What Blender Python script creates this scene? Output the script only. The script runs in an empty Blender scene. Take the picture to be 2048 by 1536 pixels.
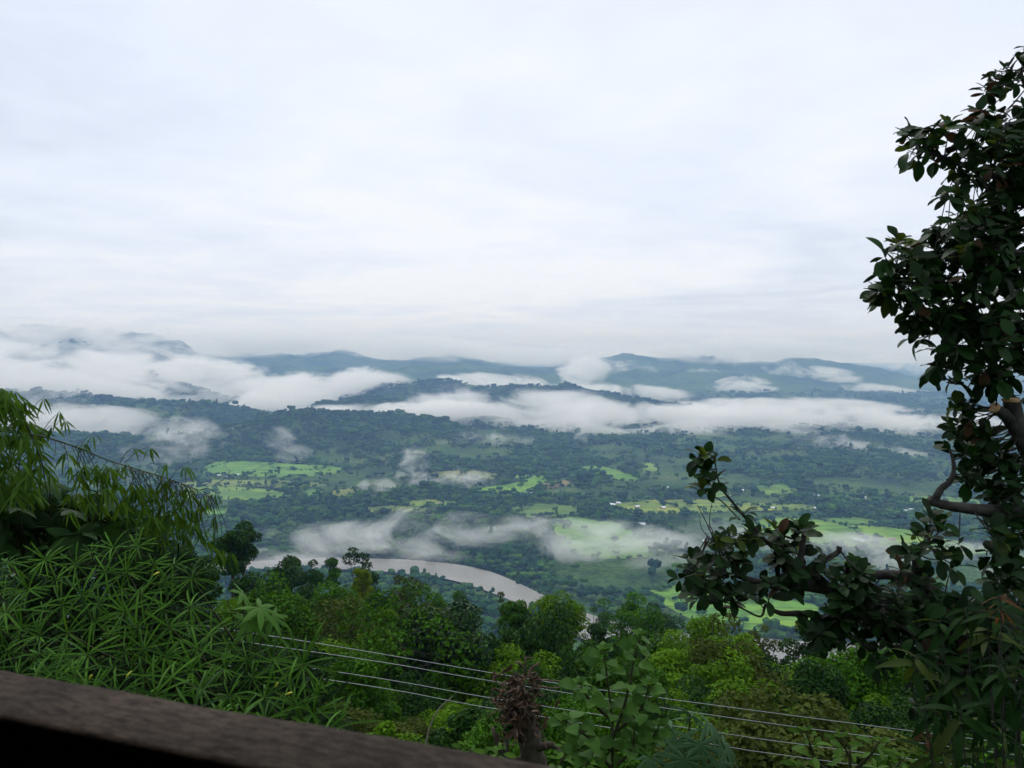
import bpy, bmesh, math, random
import numpy as np
from mathutils import Vector, Matrix, noise as mnoise

random.seed(7)
rng = np.random.default_rng(11)
scene = bpy.context.scene
COL = scene.collection

# ------------------------------------------------------------------ camera
ZC = 250.0            # eye height above the valley floor
F = 1536.0            # focal length in units of a 2048 px wide picture
HROW = 700.0          # row of the horizon
PITCH = math.atan((768.0 - HROW) / F)
cam_data = bpy.data.cameras.new('camera')
cam_data.sensor_fit = 'HORIZONTAL'
cam_data.sensor_width = 36.0
cam_data.lens = 36.0 * F / 2048.0
cam_data.clip_start = 0.02
cam_data.clip_end = 60000.0
cam_data.dof.use_dof = True
cam_data.dof.focus_distance = 40.0
cam_data.dof.aperture_fstop = 9.0
cam = bpy.data.objects.new('camera', cam_data)
COL.objects.link(cam)
cam.location = (0, 0, ZC)
cam.rotation_euler = (math.pi / 2 - PITCH, 0, 0)
scene.camera = cam

# ------------------------------------------------------------------ world: overcast sky
SUN_ELEV = math.radians(56.0)
SUN_AZ = math.radians(-8.0)          # a little to the left of the view
world = bpy.data.worlds.new('World')
scene.world = world
world.use_nodes = True
wn, wl = world.node_tree.nodes, world.node_tree.links
wn.clear()
w_out = wn.new('ShaderNodeOutputWorld')
w_bg = wn.new('ShaderNodeBackground')
w_bg.inputs['Strength'].default_value = 0.1
sky = wn.new('ShaderNodeTexSky')
sky.sky_type = 'NISHITA'
sky.sun_disc = False
sky.sun_elevation = SUN_ELEV
sky.sun_rotation = SUN_AZ
sky.air_density = 1.2
sky.dust_density = 3.0
tc = wn.new('ShaderNodeTexCoord')
sep = wn.new('ShaderNodeSeparateXYZ')
wl.new(tc.outputs['Generated'], sep.inputs[0])
def wmath(op, a, b=None, c=None):
    n = wn.new('ShaderNodeMath'); n.operation = op
    for i, v in enumerate((a, b, c)):
        if v is None: continue
        if isinstance(v, (int, float)): n.inputs[i].default_value = v
        else: wl.new(v, n.inputs[i])
    return n.outputs[0]
# cloud deck: the direction meets a flat layer overhead, so clouds crowd into streaks at the horizon
zz = wmath('ADD', wmath('MAXIMUM', sep.outputs[2], 0.0), 0.075)
ux = wmath('DIVIDE', sep.outputs[0], zz)
uy = wmath('DIVIDE', sep.outputs[1], zz)
comb = wn.new('ShaderNodeCombineXYZ')
wl.new(ux, comb.inputs[0]); wl.new(uy, comb.inputs[1])
n1 = wn.new('ShaderNodeTexNoise'); n1.inputs['Scale'].default_value = 0.42
n1.inputs['Detail'].default_value = 6.0; n1.inputs['Roughness'].default_value = 0.5; n1.inputs['Distortion'].default_value = 0.6
mp = wn.new('ShaderNodeMapping'); mp.inputs['Location'].default_value = (3.7, 1.3, 0.4)
wl.new(comb.outputs[0], mp.inputs['Vector']); wl.new(mp.outputs[0], n1.inputs['Vector'])
n2 = wn.new('ShaderNodeTexNoise'); n2.inputs['Scale'].default_value = 2.1
n2.inputs['Detail'].default_value = 7.0; n2.inputs['Roughness'].default_value = 0.55; n2.inputs['Distortion'].default_value = 0.4
wl.new(comb.outputs[0], n2.inputs['Vector'])
mixn = wmath('ADD', wmath('MULTIPLY', n1.outputs['Fac'], 0.72), wmath('MULTIPLY', n2.outputs['Fac'], 0.28))
# cloud relief shows most towards the horizon, where we see the layers edge on
gain = wmath('ADD', 0.85, wmath('MULTIPLY', wmath('POWER', 2.718, wmath('MULTIPLY', sep.outputs[2], -7.0)), 0.25))
mixn = wmath('ADD', wmath('MULTIPLY', wmath('SUBTRACT', mixn, 0.5), gain), 0.495)
# soft glow where the sun stands behind the cloud
gdir = wn.new('ShaderNodeVectorMath'); gdir.operation = 'DOT_PRODUCT'; wl.new(tc.outputs['Generated'], gdir.inputs[0]); gdir.inputs[1].default_value = (-0.17, 0.95, 0.26)
mixn = wmath('ADD', mixn, wmath('MULTIPLY', wmath('POWER', wmath('MAXIMUM', gdir.outputs['Value'], 0.0), 18.0), 0.08))
ramp = wn.new('ShaderNodeValToRGB')
wl.new(mixn, ramp.inputs[0])
el = ramp.color_ramp.elements
el[0].position = 0.34; el[0].color = (6.8, 7.5, 8.9, 1)
el[1].position = 0.62; el[1].color = (9.3, 9.7, 10.6, 1)
e = el.new(0.47); e.color = (8.05, 8.75, 10.2, 1)
mixs = wn.new('ShaderNodeMix'); mixs.data_type = 'RGBA'
mixs.inputs['Factor'].default_value = 0.94
wl.new(sky.outputs[0], mixs.inputs['A']); wl.new(ramp.outputs[0], mixs.inputs['B'])
wl.new(mixs.outputs['Result'], w_bg.inputs['Color'])
wl.new(w_bg.outputs[0], w_out.inputs[0])

sun_data = bpy.data.lights.new('sun', 'SUN')
sun_data.energy = 1.5
sun_data.angle = math.radians(35.0)
sun_data.color = (1.0, 0.97, 0.92)
sun = bpy.data.objects.new('sun', sun_data)
COL.objects.link(sun)
sdir = Vector((math.sin(SUN_AZ) * math.cos(SUN_ELEV), math.cos(SUN_AZ) * math.cos(SUN_ELEV), math.sin(SUN_ELEV)))
sun.rotation_euler = sdir.to_track_quat('Z', 'Y').to_euler()
sun.location = (0, 0, ZC + 50)

vs = scene.view_settings
scene.display_settings.display_device = 'sRGB'
vs.view_transform = 'Standard'; vs.look = 'None'; vs.exposure = 0.06; vs.gamma = 1.0; vs.use_curve_mapping = False
cy = scene.cycles
cy.max_bounces = 10; cy.diffuse_bounces = 2; cy.glossy_bounces = 2; cy.transmission_bounces = 3
cy.volume_bounces = 8; cy.transparent_max_bounces = 8
cy.volume_step_rate = 1.0; cy.volume_max_steps = 256
cy.use_denoising = True
cy.use_adaptive_sampling = True; cy.adaptive_threshold = 0.02
cy.caustics_reflective = False; cy.caustics_refractive = False

# ------------------------------------------------------------------ helpers
CP, SP = math.cos(PITCH), math.sin(PITCH)
def ray(px, py):
    """direction of picture point (px, py) with unit depth along the level forward axis"""
    x = (px - 1024.0) / F; u = -(py - 768.0) / F
    d = np.array([x, CP + u * SP, -SP + u * CP])
    return d / d[1]
def at(px, py, Y):
    d = ray(px, py)
    return np.array([d[0] * Y, Y, ZC + d[2] * Y])
def on_floor(px, py, z=0.0):
    d = ray(px, py); k = (z - ZC) / d[2]
    return d[0] * k, k
def to_px(p):
    """world points (n,3) -> picture coordinates"""
    p = np.atleast_2d(np.asarray(p, float)); y = p[:, 1]; z = p[:, 2] - ZC
    f = y * CP - z * SP; u = y * SP + z * CP
    return np.stack([1024 + F * p[:, 0] / f, 768 - F * u / f], 1)

def tag(o, label=None, cat=None, group=None, kind=None):
    if label: o['label'] = label
    if cat: o['category'] = cat
    if group: o['group'] = group
    if kind: o['kind'] = kind
    return o
def empty(name, loc, label=None, cat=None, group=None):
    o = bpy.data.objects.new(name, None); COL.objects.link(o)
    o.location = loc; o.empty_display_size = 0.3
    return tag(o, label, cat, group)
def link(name, me, mat=None, parent=None, loc=None):
    o = bpy.data.objects.new(name, me); COL.objects.link(o)
    if mat is not None and not me.materials: me.materials.append(mat)
    if loc is not None: o.location = loc
    if parent is not None:
        o.parent = parent
        if loc is None: o.location = (0, 0, 0)
    return o
def mesh_np(name, verts, faces, smooth=False, tint=None):
    """faces: (n,k) int array, all faces alike; tint: a value per face"""
    verts = np.ascontiguousarray(verts, np.float32); faces = np.ascontiguousarray(faces, np.int32)
    me = bpy.data.meshes.new(name)
    n, k = faces.shape
    me.vertices.add(len(verts)); me.vertices.foreach_set('co', verts.ravel())
    me.loops.add(n * k); me.loops.foreach_set('vertex_index', faces.ravel())
    me.polygons.add(n)
    me.polygons.foreach_set('loop_start', np.arange(0, n * k, k, dtype=np.int32))
    if smooth: me.polygons.foreach_set('use_smooth', np.ones(n, bool))
    if tint is not None:
        a = me.attributes.new('tint', 'FLOAT', 'FACE'); a.data.foreach_set('value', np.ascontiguousarray(tint, np.float32))
    me.update(calc_edges=True); me.validate()
    return me

class Shape:
    """collects tubes, quads and boxes into one mesh"""
    def __init__(s): s.v = []; s.f = []; s.t = []; s.n = 0
    def add(s, v, f, t=0.5):
        v = np.asarray(v, float); s.v.append(v)
        s.f += [[i + s.n for i in q] for q in f]; s.t += [t] * len(f) if np.isscalar(t) else list(t)
        s.n += len(v)
    def tube(s, pts, rad, sides=6, t=0.5, cap=True, lump=0.0):
        pts = np.asarray(pts, float); m = len(pts)
        rad = np.full(m, rad) if np.isscalar(rad) else np.interp(np.linspace(0, 1, m), np.linspace(0, 1, len(rad)), rad)
        V = []
        ref = None
        for i in range(m):
            d = pts[min(i + 1, m - 1)] - pts[max(i - 1, 0)]
            d = d / (np.linalg.norm(d) + 1e-9)
            if ref is None:
                ref = np.cross(d, [0.3, 0.2, 0.93]) if abs(d[2]) < .9 else np.cross(d, [1, 0, 0])
            a = ref - d * np.dot(ref, d); a /= np.linalg.norm(a) + 1e-9; ref = a
            b = np.cross(d, a)
            for k in range(sides):
                an = 2 * math.pi * k / sides
                r = rad[i] * (1 + lump * (random.random() - .5))
                V.append(pts[i] + r * (math.cos(an) * a + math.sin(an) * b))
        Fc = []
        for i in range(m - 1):
            for k in range(sides):
                k2 = (k + 1) % sides
                Fc.append([i * sides + k, i * sides + k2, (i + 1) * sides + k2, (i + 1) * sides + k])
        if cap:
            Fc.append(list(range(sides))[::-1]); Fc.append([(m - 1) * sides + k for k in range(sides)])
        s.add(V, Fc, t)
    def box(s, c, sz, R=None, t=0.5):
        c = np.asarray(c, float); h = np.asarray(sz, float) / 2
        V = np.array([[x, y, z] for x in (-1, 1) for y in (-1, 1) for z in (-1, 1)]) * h
        if R is not None: V = V @ np.asarray(R).T
        s.add(V + c, [[0, 1, 3, 2], [4, 6, 7, 5], [0, 4, 5, 1], [2, 3, 7, 6], [0, 2, 6, 4], [1, 5, 7, 3]], t)
    def mesh(s, name, smooth=False):
        me = bpy.data.meshes.new(name)
        me.from_pydata(np.concatenate(s.v).tolist(), [], s.f)
        if smooth: me.polygons.foreach_set('use_smooth', np.ones(len(s.f), bool))
        a = me.attributes.new('tint', 'FLOAT', 'FACE'); a.data.foreach_set('value', np.array(s.t, np.float32))
        me.update()
        return me
def spline(pts, n=16):
    """Catmull-Rom through points"""
    P = [np.asarray(p, float) for p in pts]
    if len(P) == 2: return np.array([P[0] + (P[1] - P[0]) * t for t in np.linspace(0, 1, n)])
    P = [2 * P[0] - P[1]] + P + [2 * P[-1] - P[-2]]
    out = []; segs = len(P) - 3
    per = max(2, n // segs)
    for i in range(segs):
        a, b, c, d = P[i:i + 4]
        for t in np.linspace(0, 1, per, endpoint=False):
            out.append(.5 * (2 * b + (c - a) * t + (2 * a - 5 * b + 4 * c - d) * t * t + (3 * b - a - 3 * c + d) * t ** 3))
    out.append(P[-2]); return np.array(out)

# noise on arrays
_perm = rng.permutation(4096)
_gr = rng.uniform(0, 2 * math.pi, 4096)
def gnoise(x, y):
    xi = np.floor(x).astype(np.int64); yi = np.floor(y).astype(np.int64)
    xf = x - xi; yf = y - yi
    def g(ix, iy, dx, dy):
        a = _gr[_perm[(ix + _perm[iy & 4095]) & 4095]]
        return np.cos(a) * dx + np.sin(a) * dy
    u = xf ** 3 * (xf * (xf * 6 - 15) + 10); v = yf ** 3 * (yf * (yf * 6 - 15) + 10)
    a = g(xi, yi, xf, yf); b = g(xi + 1, yi, xf - 1, yf); c = g(xi, yi + 1, xf, yf - 1); d = g(xi + 1, yi + 1, xf - 1, yf - 1)
    return (a + (b - a) * u) * (1 - v) + (c + (d - c) * u) * v
def fbm(x, y, scale, octv=5, rough=0.5, ridged=False):
    s = 0.0; amp = 1.0; tot = 0.0; f = 1.0 / scale
    for o in range(octv):
        n = gnoise(x * f + 17.3 * o, y * f - 9.1 * o)
        if ridged: n = 1 - 2 * np.abs(n) * 1.6
        s = s + n * amp; tot += amp; amp *= rough; f *= 2.03
    return s / tot * (1 if ridged else 1.6)
def in_poly(x, y, poly):
    inside = np.zeros(np.shape(x), bool); n = len(poly)
    for i in range(n):
        x1, y1 = poly[i]; x2, y2 = poly[(i + 1) % n]
        c = ((y1 > y) != (y2 > y)) & (x < (x2 - x1) * (y - y1) / (y2 - y1 + 1e-12) + x1)
        inside ^= c
    return inside

# ------------------------------------------------------------------ materials
def new_mat(name):
    m = bpy.data.materials.new(name); m.use_nodes = True
    nt = m.node_tree; nt.nodes.clear()
    out = nt.nodes.new('ShaderNodeOutputMaterial')
    return m, nt.nodes, nt.links, out
def leaf_mat(name, dark, light, rough=0.45, trans=0.35, spec=0.4, scale=3.0):
    """leaf colour from a per-leaf tint and a broad noise; part of the light passes through the blade"""
    m, N, L, out = new_mat(name)
    at_ = N.new('ShaderNodeAttribute'); at_.attribute_name = 'tint'
    geo = N.new('ShaderNodeTexCoord')
    nz = N.new('ShaderNodeTexNoise'); nz.inputs['Scale'].default_value = scale; nz.inputs['Detail'].default_value = 3
    L.new(geo.outputs['Object'], nz.inputs['Vector'])
    oi = N.new('ShaderNodeObjectInfo')
    a = N.new('ShaderNodeMath'); a.operation = 'MULTIPLY_ADD'; L.new(nz.outputs['Fac'], a.inputs[0]); a.inputs[1].default_value = 0.5; a.inputs[2].default_value = -0.35
    b = N.new('ShaderNodeMath'); b.operation = 'ADD'; L.new(a.outputs[0], b.inputs[0]); L.new(at_.outputs['Fac'], b.inputs[1])
    c = N.new('ShaderNodeMath'); c.operation = 'MULTIPLY_ADD'; L.new(oi.outputs['Random'], c.inputs[0]); c.inputs[1].default_value = 0.2; L.new(b.outputs[0], c.inputs[2]); c.use_clamp = True
    mx = N.new('ShaderNodeMix'); mx.data_type = 'RGBA'
    L.new(c.outputs[0], mx.inputs['Factor']); mx.inputs['A'].default_value = (*dark, 1); mx.inputs['B'].default_value = (*light, 1)
    p = N.new('ShaderNodeBsdfPrincipled'); p.inputs['Roughness'].default_value = rough + .08
    p.inputs['Specular IOR Level'].default_value = spec * .2
    L.new(mx.outputs['Result'], p.inputs['Base Color'])
    if trans > 0:
        tr = N.new('ShaderNodeBsdfTranslucent')
        hs = N.new('ShaderNodeHueSaturation'); hs.inputs['Hue'].default_value = 0.48; hs.inputs['Saturation'].default_value = 1.1; hs.inputs['Value'].default_value = 1.3
        L.new(mx.outputs['Result'], hs.inputs['Color']); L.new(hs.outputs[0], tr.inputs[0])
        ms = N.new('ShaderNodeMixShader'); ms.inputs[0].default_value = trans
        L.new(p.outputs[0], ms.inputs[1]); L.new(tr.outputs[0], ms.inputs[2]); L.new(ms.outputs[0], out.inputs[0])
    else:
        L.new(p.outputs[0], out.inputs[0])
    return m
def bark_mat(name, dark, light, scale=12.0, rough=0.9, bump=0.4):
    m, N, L, out = new_mat(name)
    tc_ = N.new('ShaderNodeTexCoord')
    nz = N.new('ShaderNodeTexNoise'); nz.inputs['Scale'].default_value = scale; nz.inputs['Detail'].default_value = 8; nz.inputs['Roughness'].default_value = 0.7
    L.new(tc_.outputs['Object'], nz.inputs['Vector'])
    r = N.new('ShaderNodeValToRGB'); L.new(nz.outputs['Fac'], r.inputs[0])
    r.color_ramp.elements[0].position = .35; r.color_ramp.elements[0].color = (*dark, 1)
    r.color_ramp.elements[1].position = .68; r.color_ramp.elements[1].color = (*light, 1)
    p = N.new('ShaderNodeBsdfPrincipled'); p.inputs['Roughness'].default_value = rough; p.inputs['Specular IOR Level'].default_value = 0.25
    L.new(r.outputs[0], p.inputs['Base Color'])
    bp = N.new('ShaderNodeBump'); bp.inputs['Strength'].default_value = bump; bp.inputs['Distance'].default_value = 0.02
    L.new(nz.outputs['Fac'], bp.inputs['Height']); L.new(bp.outputs[0], p.inputs['Normal'])
    L.new(p.outputs[0], out.inputs[0])
    return m
def plain_mat(name, col, rough=0.6, spec=0.3, metal=0.0, var=0.15, scale=4.0):
    m, N, L, out = new_mat(name)
    tc_ = N.new('ShaderNodeTexCoord')
    nz = N.new('ShaderNodeTexNoise'); nz.inputs['Scale'].default_value = scale; nz.inputs['Detail'].default_value = 5
    L.new(tc_.outputs['Object'], nz.inputs['Vector'])
    mx = N.new('ShaderNodeMix'); mx.data_type = 'RGBA'
    L.new(nz.outputs['Fac'], mx.inputs['Factor'])
    mx.inputs['A'].default_value = (*[c * (1 - var) for c in col], 1); mx.inputs['B'].default_value = (*[c * (1 + var) for c in col], 1)
    p = N.new('ShaderNodeBsdfPrincipled'); p.inputs['Roughness'].default_value = rough
    p.inputs['Specular IOR Level'].default_value = spec; p.inputs['Metallic'].default_value = metal
    L.new(mx.outputs['Result'], p.inputs['Base Color']); L.new(p.outputs[0], out.inputs[0])
    return m
# ------------------------------------------------------------------ terrain
PROF_Y = np.array([-9000, -400, -120, -30, -5, 0, 2, 6, 12, 25, 45, 70, 110, 160, 230, 330, 450, 560, 680, 760, 800, 840, 900, 1600, 2200, 3000, 5000, 12000], float)
PROF_D = np.array([-60, -55, -25, -6, 2.0, 2.6, 3.0, 4.8, 7.5, 12.5, 20, 31, 52, 78, 115, 160, 200, 225, 242, 248.5, 252.5, 252.5, 247.5, 240, 234, 224, 205, 190], float)
def river_mid(x):
    """y of the river's centre line at x"""
    return np.interp(x, [-3000, -900, -420, -300, -230, -144, -83, -42, -8, 22, 50, 85, 140, 232, 390, 700, 3000], [900, 830, 848, 878, 892, 884, 866, 840, 804, 752, 700, 655, 622, 606, 596, 600, 800])
def crest(pts, w):
    """crest line given as picture point and distance; height is above the plain there"""
    P = []
    for px, py, d in pts:
        p = at(px, py, d); P.append((p[0], p[1], p[2] - (ZC - np.interp(p[1], PROF_Y, PROF_D))))
    return P, w
RIDGES = [
    crest([(470, 905, 1650), (520, 850, 1780), (580, 830, 1850), (650, 832, 1920), (760, 836, 1980), (870, 844, 2000), (960, 876, 2050)], 210),
    crest([(600, 830, 2350), (640, 815, 2350), (700, 802, 2400), (780, 799, 2450), (850, 818, 2400), (930, 838, 2350)], 170),
    crest([(770, 775, 2950), (850, 765, 2950), (930, 771, 2900), (1000, 778, 2850), (1090, 777, 2800), (1130, 772, 2800), (1180, 789, 2750), (1250, 799, 2700), (1330, 812, 2650), (1390, 832, 2600), (1430, 850, 2550)], 190),
    crest([(960, 880, 2100), (1200, 868, 2250), (1350, 876, 2150), (1500, 884, 2050), (1640, 899, 1950), (1680, 925, 1900)], 260),
    crest([(1640, 880, 2300), (1760, 893, 2250), (1900, 905, 2200), (2100, 890, 2200), (2400, 850, 2200)], 240),
    crest([(1620, 808, 3700), (1690, 792, 3700), (1760, 803, 3650), (1850, 828, 3600)], 170),
    crest([(1690, 785, 4000), (1735, 774, 4000), (1800, 795, 4000), (1860, 822, 3950), (1900, 845, 3900)], 160),
    crest([(1725, 834, 3300), (1760, 829, 3300), (1800, 842, 3250)], 90),
    crest([(150, 715, 5300), (350, 711, 5200), (450, 709, 5200), (600, 713, 5200), (680, 703, 5200), (760, 724, 5100), (900, 714, 5100), (1000, 729, 5100), (1080, 738, 5200), (1160, 724, 5200), (1250, 711, 5200), (1330, 721, 5100), (1400, 714, 5000), (1500, 728, 5000), (1590, 719, 4900), (1650, 723, 4900), (1750, 738, 4900), (1850, 760, 4900), (1950, 766, 5000), (2048, 765, 5000), (2500, 740, 5000), (3500, 730, 4500)], 420),
    crest([(500, 740, 4300), (600, 733, 4300), (700, 742, 4250), (830, 735, 4200), (930, 731, 4200), (1050, 748, 4150), (1200, 752, 4100)], 230),
    crest([(1180, 745, 4400), (1300, 738, 4400), (1450, 745, 4300), (1560, 752, 4200), (1680, 765, 4200)], 280),
    crest([(-900, 640, 3900), (-300, 655, 4000), (0, 665, 4100), (70, 660, 4150), (125, 656, 4200), (190, 669, 4200), (290, 671, 4300), (335, 684, 4300), (400, 715, 4300)], 420),
    crest([(150, 690, 3700), (250, 700, 3700), (330, 722, 3650), (390, 745, 3600)], 190),
    crest([(300, 755, 3050), (350, 768, 3050), (420, 785, 3000), (480, 808, 2950)], 130),
    crest([(480, 795, 3300), (560, 786, 3350), (620, 796, 3350)], 120),
    crest([(-800, 770, 2300), (-200, 785, 2300), (100, 795, 2300), (250, 806, 2250), (400, 816, 2200), (480, 835, 2150), (545, 880, 2050)], 260),
    crest([(-600, 850, 1700), (0, 870, 1700), (200, 880, 1700), (330, 885, 1750), (420, 905, 1750)], 190),
]
def base_height(x, y):
    ys = y - (river_mid(x) - 815.0) * np.clip(y / 400.0, 0, 1) * np.clip((1700 - y) / 700.0, 0, 1)
    return ZC - np.interp(ys, PROF_Y, PROF_D), ys
def height(x, y):
    x = np.asarray(x, float); y = np.asarray(y, float)
    z, ys = base_height(x, y)
    # ridges, joined by a soft maximum
    acc = np.zeros_like(z); P = 5.0
    far = y > 1000
    if far.any():
        xf = x[far] + 60 * fbm(x[far], y[far], 420, 3); yf = y[far] + 60 * fbm(x[far] + 900, y[far], 420, 3)
        a = np.zeros_like(xf)
        for pts, w in RIDGES:
            best = np.full_like(xf, 1e9); hh = np.zeros_like(xf)
            for (x1, y1, h1), (x2, y2, h2) in zip(pts, pts[1:]):
                dx, dy = x2 - x1, y2 - y1
                t = np.clip(((xf - x1) * dx + (yf - y1) * dy) / (dx * dx + dy * dy), 0, 1)
                d = np.hypot(xf - x1 - t * dx, yf - y1 - t * dy)
                k = d < best
                best = np.where(k, d, best); hh = np.where(k, h1 + t * (h2 - h1), hh)
            u = best / w
            hgt = np.maximum(hh, 0) * np.exp(-(np.sqrt(u * u + 0.02) - 0.1414) ** 1.5 * 1.2)
            a += hgt ** P
        a = a ** (1 / P)
        spur = fbm(x[far], y[far], 260, 5, 0.55, ridged=True)
        a = a * (1 + (0.22 + .02 * np.clip((yf - 3000) / 1000, 0, 1)) * (spur - 0.30)) + np.minimum(a, 60) * 0.12 * fbm(x[far], y[far], 60, 3)
        a = a * np.clip((ys[far] - 1150) / 500.0, 0, 1)
        acc[far] = a
    z = z + acc
    hill = np.clip((ys - 20) / 150, 0, 1) * np.clip((760 - ys) / 160, 0, 1)
    z = z + hill * 9.0 * fbm(x, y, 130, 4) + np.clip((y - 3) / 20, 0, 1) * np.clip((760 - ys) / 200, 0, 1) * 0.9 * fbm(x, y, 14, 3)
    plain = np.clip((ys - 860) / 150, 0, 1) * np.clip(1 - acc / 25, 0, 1)
    z = z + plain * 2.0 * fbm(x, y, 180, 3)
    return z
def h1(x, y): return float(height(np.array([x]), np.array([y]))[0])

ang = np.concatenate([np.radians(np.linspace(-44, 44, 520)), np.radians(np.linspace(44, 316, 70)[1:-1])])
rad = np.concatenate([np.geomspace(0.6, 700, 150), np.geomspace(700, 3200, 260)[1:], np.geomspace(3200, 6200, 110)[1:], np.geomspace(6200, 12500, 14)[1:]])
A, R = np.meshgrid(ang, rad)
X = R * np.sin(A); Y = R * np.cos(A)
Z = height(X.ravel(), Y.ravel()).reshape(X.shape)
verts = np.stack([X.ravel(), Y.ravel(), Z.ravel()], 1)
na, nr = len(ang), len(rad)
i = np.arange(nr - 1)[:, None] * na; j = np.arange(na)[None, :]; j2 = (j + 1) % na
faces = np.stack([i + j, i + j2, i + na + j2, i + na + j], -1).reshape(-1, 4)
me = mesh_np('ground', verts, faces[:, ::-1], smooth=True)
# ground material: undergrowth, meadow and bare earth broken up by noise
m, N, L, out = new_mat('hill_ground')
geo = N.new('ShaderNodeNewGeometry')
def nz_(scale, detail=6, rough=.6, loc=(0, 0, 0)):
    mpn = N.new('ShaderNodeMapping'); mpn.inputs['Location'].default_value = loc
    L.new(geo.outputs['Position'], mpn.inputs['Vector'])
    n = N.new('ShaderNodeTexNoise'); n.inputs['Scale'].default_value = scale; n.inputs['Detail'].default_value = detail; n.inputs['Roughness'].default_value = rough
    L.new(mpn.outputs[0], n.inputs['Vector']); return n.outputs['Fac']
def ramp_(fac, stops):
    r = N.new('ShaderNodeValToRGB'); L.new(fac, r.inputs[0]); e = r.color_ramp.elements
    e[0].position, e[0].color = stops[0][0], (*stops[0][1], 1); e[1].position, e[1].color = stops[-1][0], (*stops[-1][1], 1)
    for p_, c_ in stops[1:-1]: q = e.new(p_); q.color = (*c_, 1)
    return r.outputs[0]
big = ramp_(nz_(0.006, 7, .62), [(.34, (.018, .050, .018)), (.43, (.032, .080, .022)), (.52, (.062, .130, .030)), (.66, (.105, .150, .045))])
fine = ramp_(nz_(0.16, 8, .75), [(.40, (.25, .32, .3)), (.58, (1.25, 1.2, 1.1))])
mx = N.new('ShaderNodeMix'); mx.data_type = 'RGBA'; mx.blend_type = 'MULTIPLY'; mx.inputs['Factor'].default_value = 0.85
L.new(big, mx.inputs['A']); L.new(fine, mx.inputs['B'])
p = N.new('ShaderNodeBsdfPrincipled'); p.inputs['Roughness'].default_value = 0.95; p.inputs['Specular IOR Level'].default_value = 0.1
L.new(mx.outputs['Result'], p.inputs['Base Color'])
bp = N.new('ShaderNodeBump'); bp.inputs['Strength'].default_value = 0.9; bp.inputs['Distance'].default_value = 6.0
L.new(nz_(0.07, 6, .65), bp.inputs['Height']); L.new(bp.outputs[0], p.inputs['Normal'])
L.new(p.outputs[0], out.inputs[0])
ground = link('ground', me, m); tag(ground, 'green hillside and wide valley floor rising to far hills', None, None, 'structure')

# river: a sheet of silty water lying in the cut
rx = np.concatenate([np.linspace(-2500, -500, 30), np.linspace(-480, 700, 120), np.linspace(720, 2500, 30)])
rm = river_mid(rx); rm = np.convolve(np.pad(rm, 3, mode='edge'), np.ones(7) / 7, 'valid')
hwf = 27 + 5 * np.sin(rx / 90.0) + np.interp(rx, [-600, -300, -60, 300], [-14, -12, 3, 12])
hwn = 27 + 6 * np.sin(rx / 140.0 + 2) + np.interp(rx, [-600, -300, -60, 300], [-8, -6, 4, 16])
wob = 5 * fbm(rx, rx * 0, 60, 4)
v = []
for k in range(len(rx)):
    v += [(rx[k], rm[k] - hwn[k] + wob[k], 0), (rx[k], rm[k] + hwf[k] - wob[k] * .6, 0)]
RIVER_NEAR = np.array([rm[k] - hwn[k] + wob[k] for k in range(len(rx))]); RIVER_FAR = np.array([rm[k] + hwf[k] - wob[k] * .6 for k in range(len(rx))])
f = [[2 * k, 2 * k + 2, 2 * k + 3, 2 * k + 1] for k in range(len(rx) - 1)]
RZ = 2.2
v = np.array(v); v[:, 2] = RZ
m, N, L, out = new_mat('silty_water')
geo = N.new('ShaderNodeNewGeometry')
p = N.new('ShaderNodeBsdfPrincipled'); p.inputs['Roughness'].default_value = 0.42; p.inputs['Specular IOR Level'].default_value = 0.4
L.new(ramp_(nz_(0.035, 6, .65), [(.3, (.160, .155, .130)), (.7, (.235, .228, .200))]), p.inputs['Base Color'])
bp = N.new('ShaderNodeBump'); bp.inputs['Strength'].default_value = 0.25; bp.inputs['Distance'].default_value = 0.3
L.new(nz_(0.5, 4, .6), bp.inputs['Height']); L.new(bp.outputs[0], p.inputs['Normal']); L.new(p.outputs[0], out.inputs[0])
river = link('river', mesh_np('river', v, np.array(f)), m); tag(river, 'brown silty river bending through the valley', None, None, 'structure')

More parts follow.
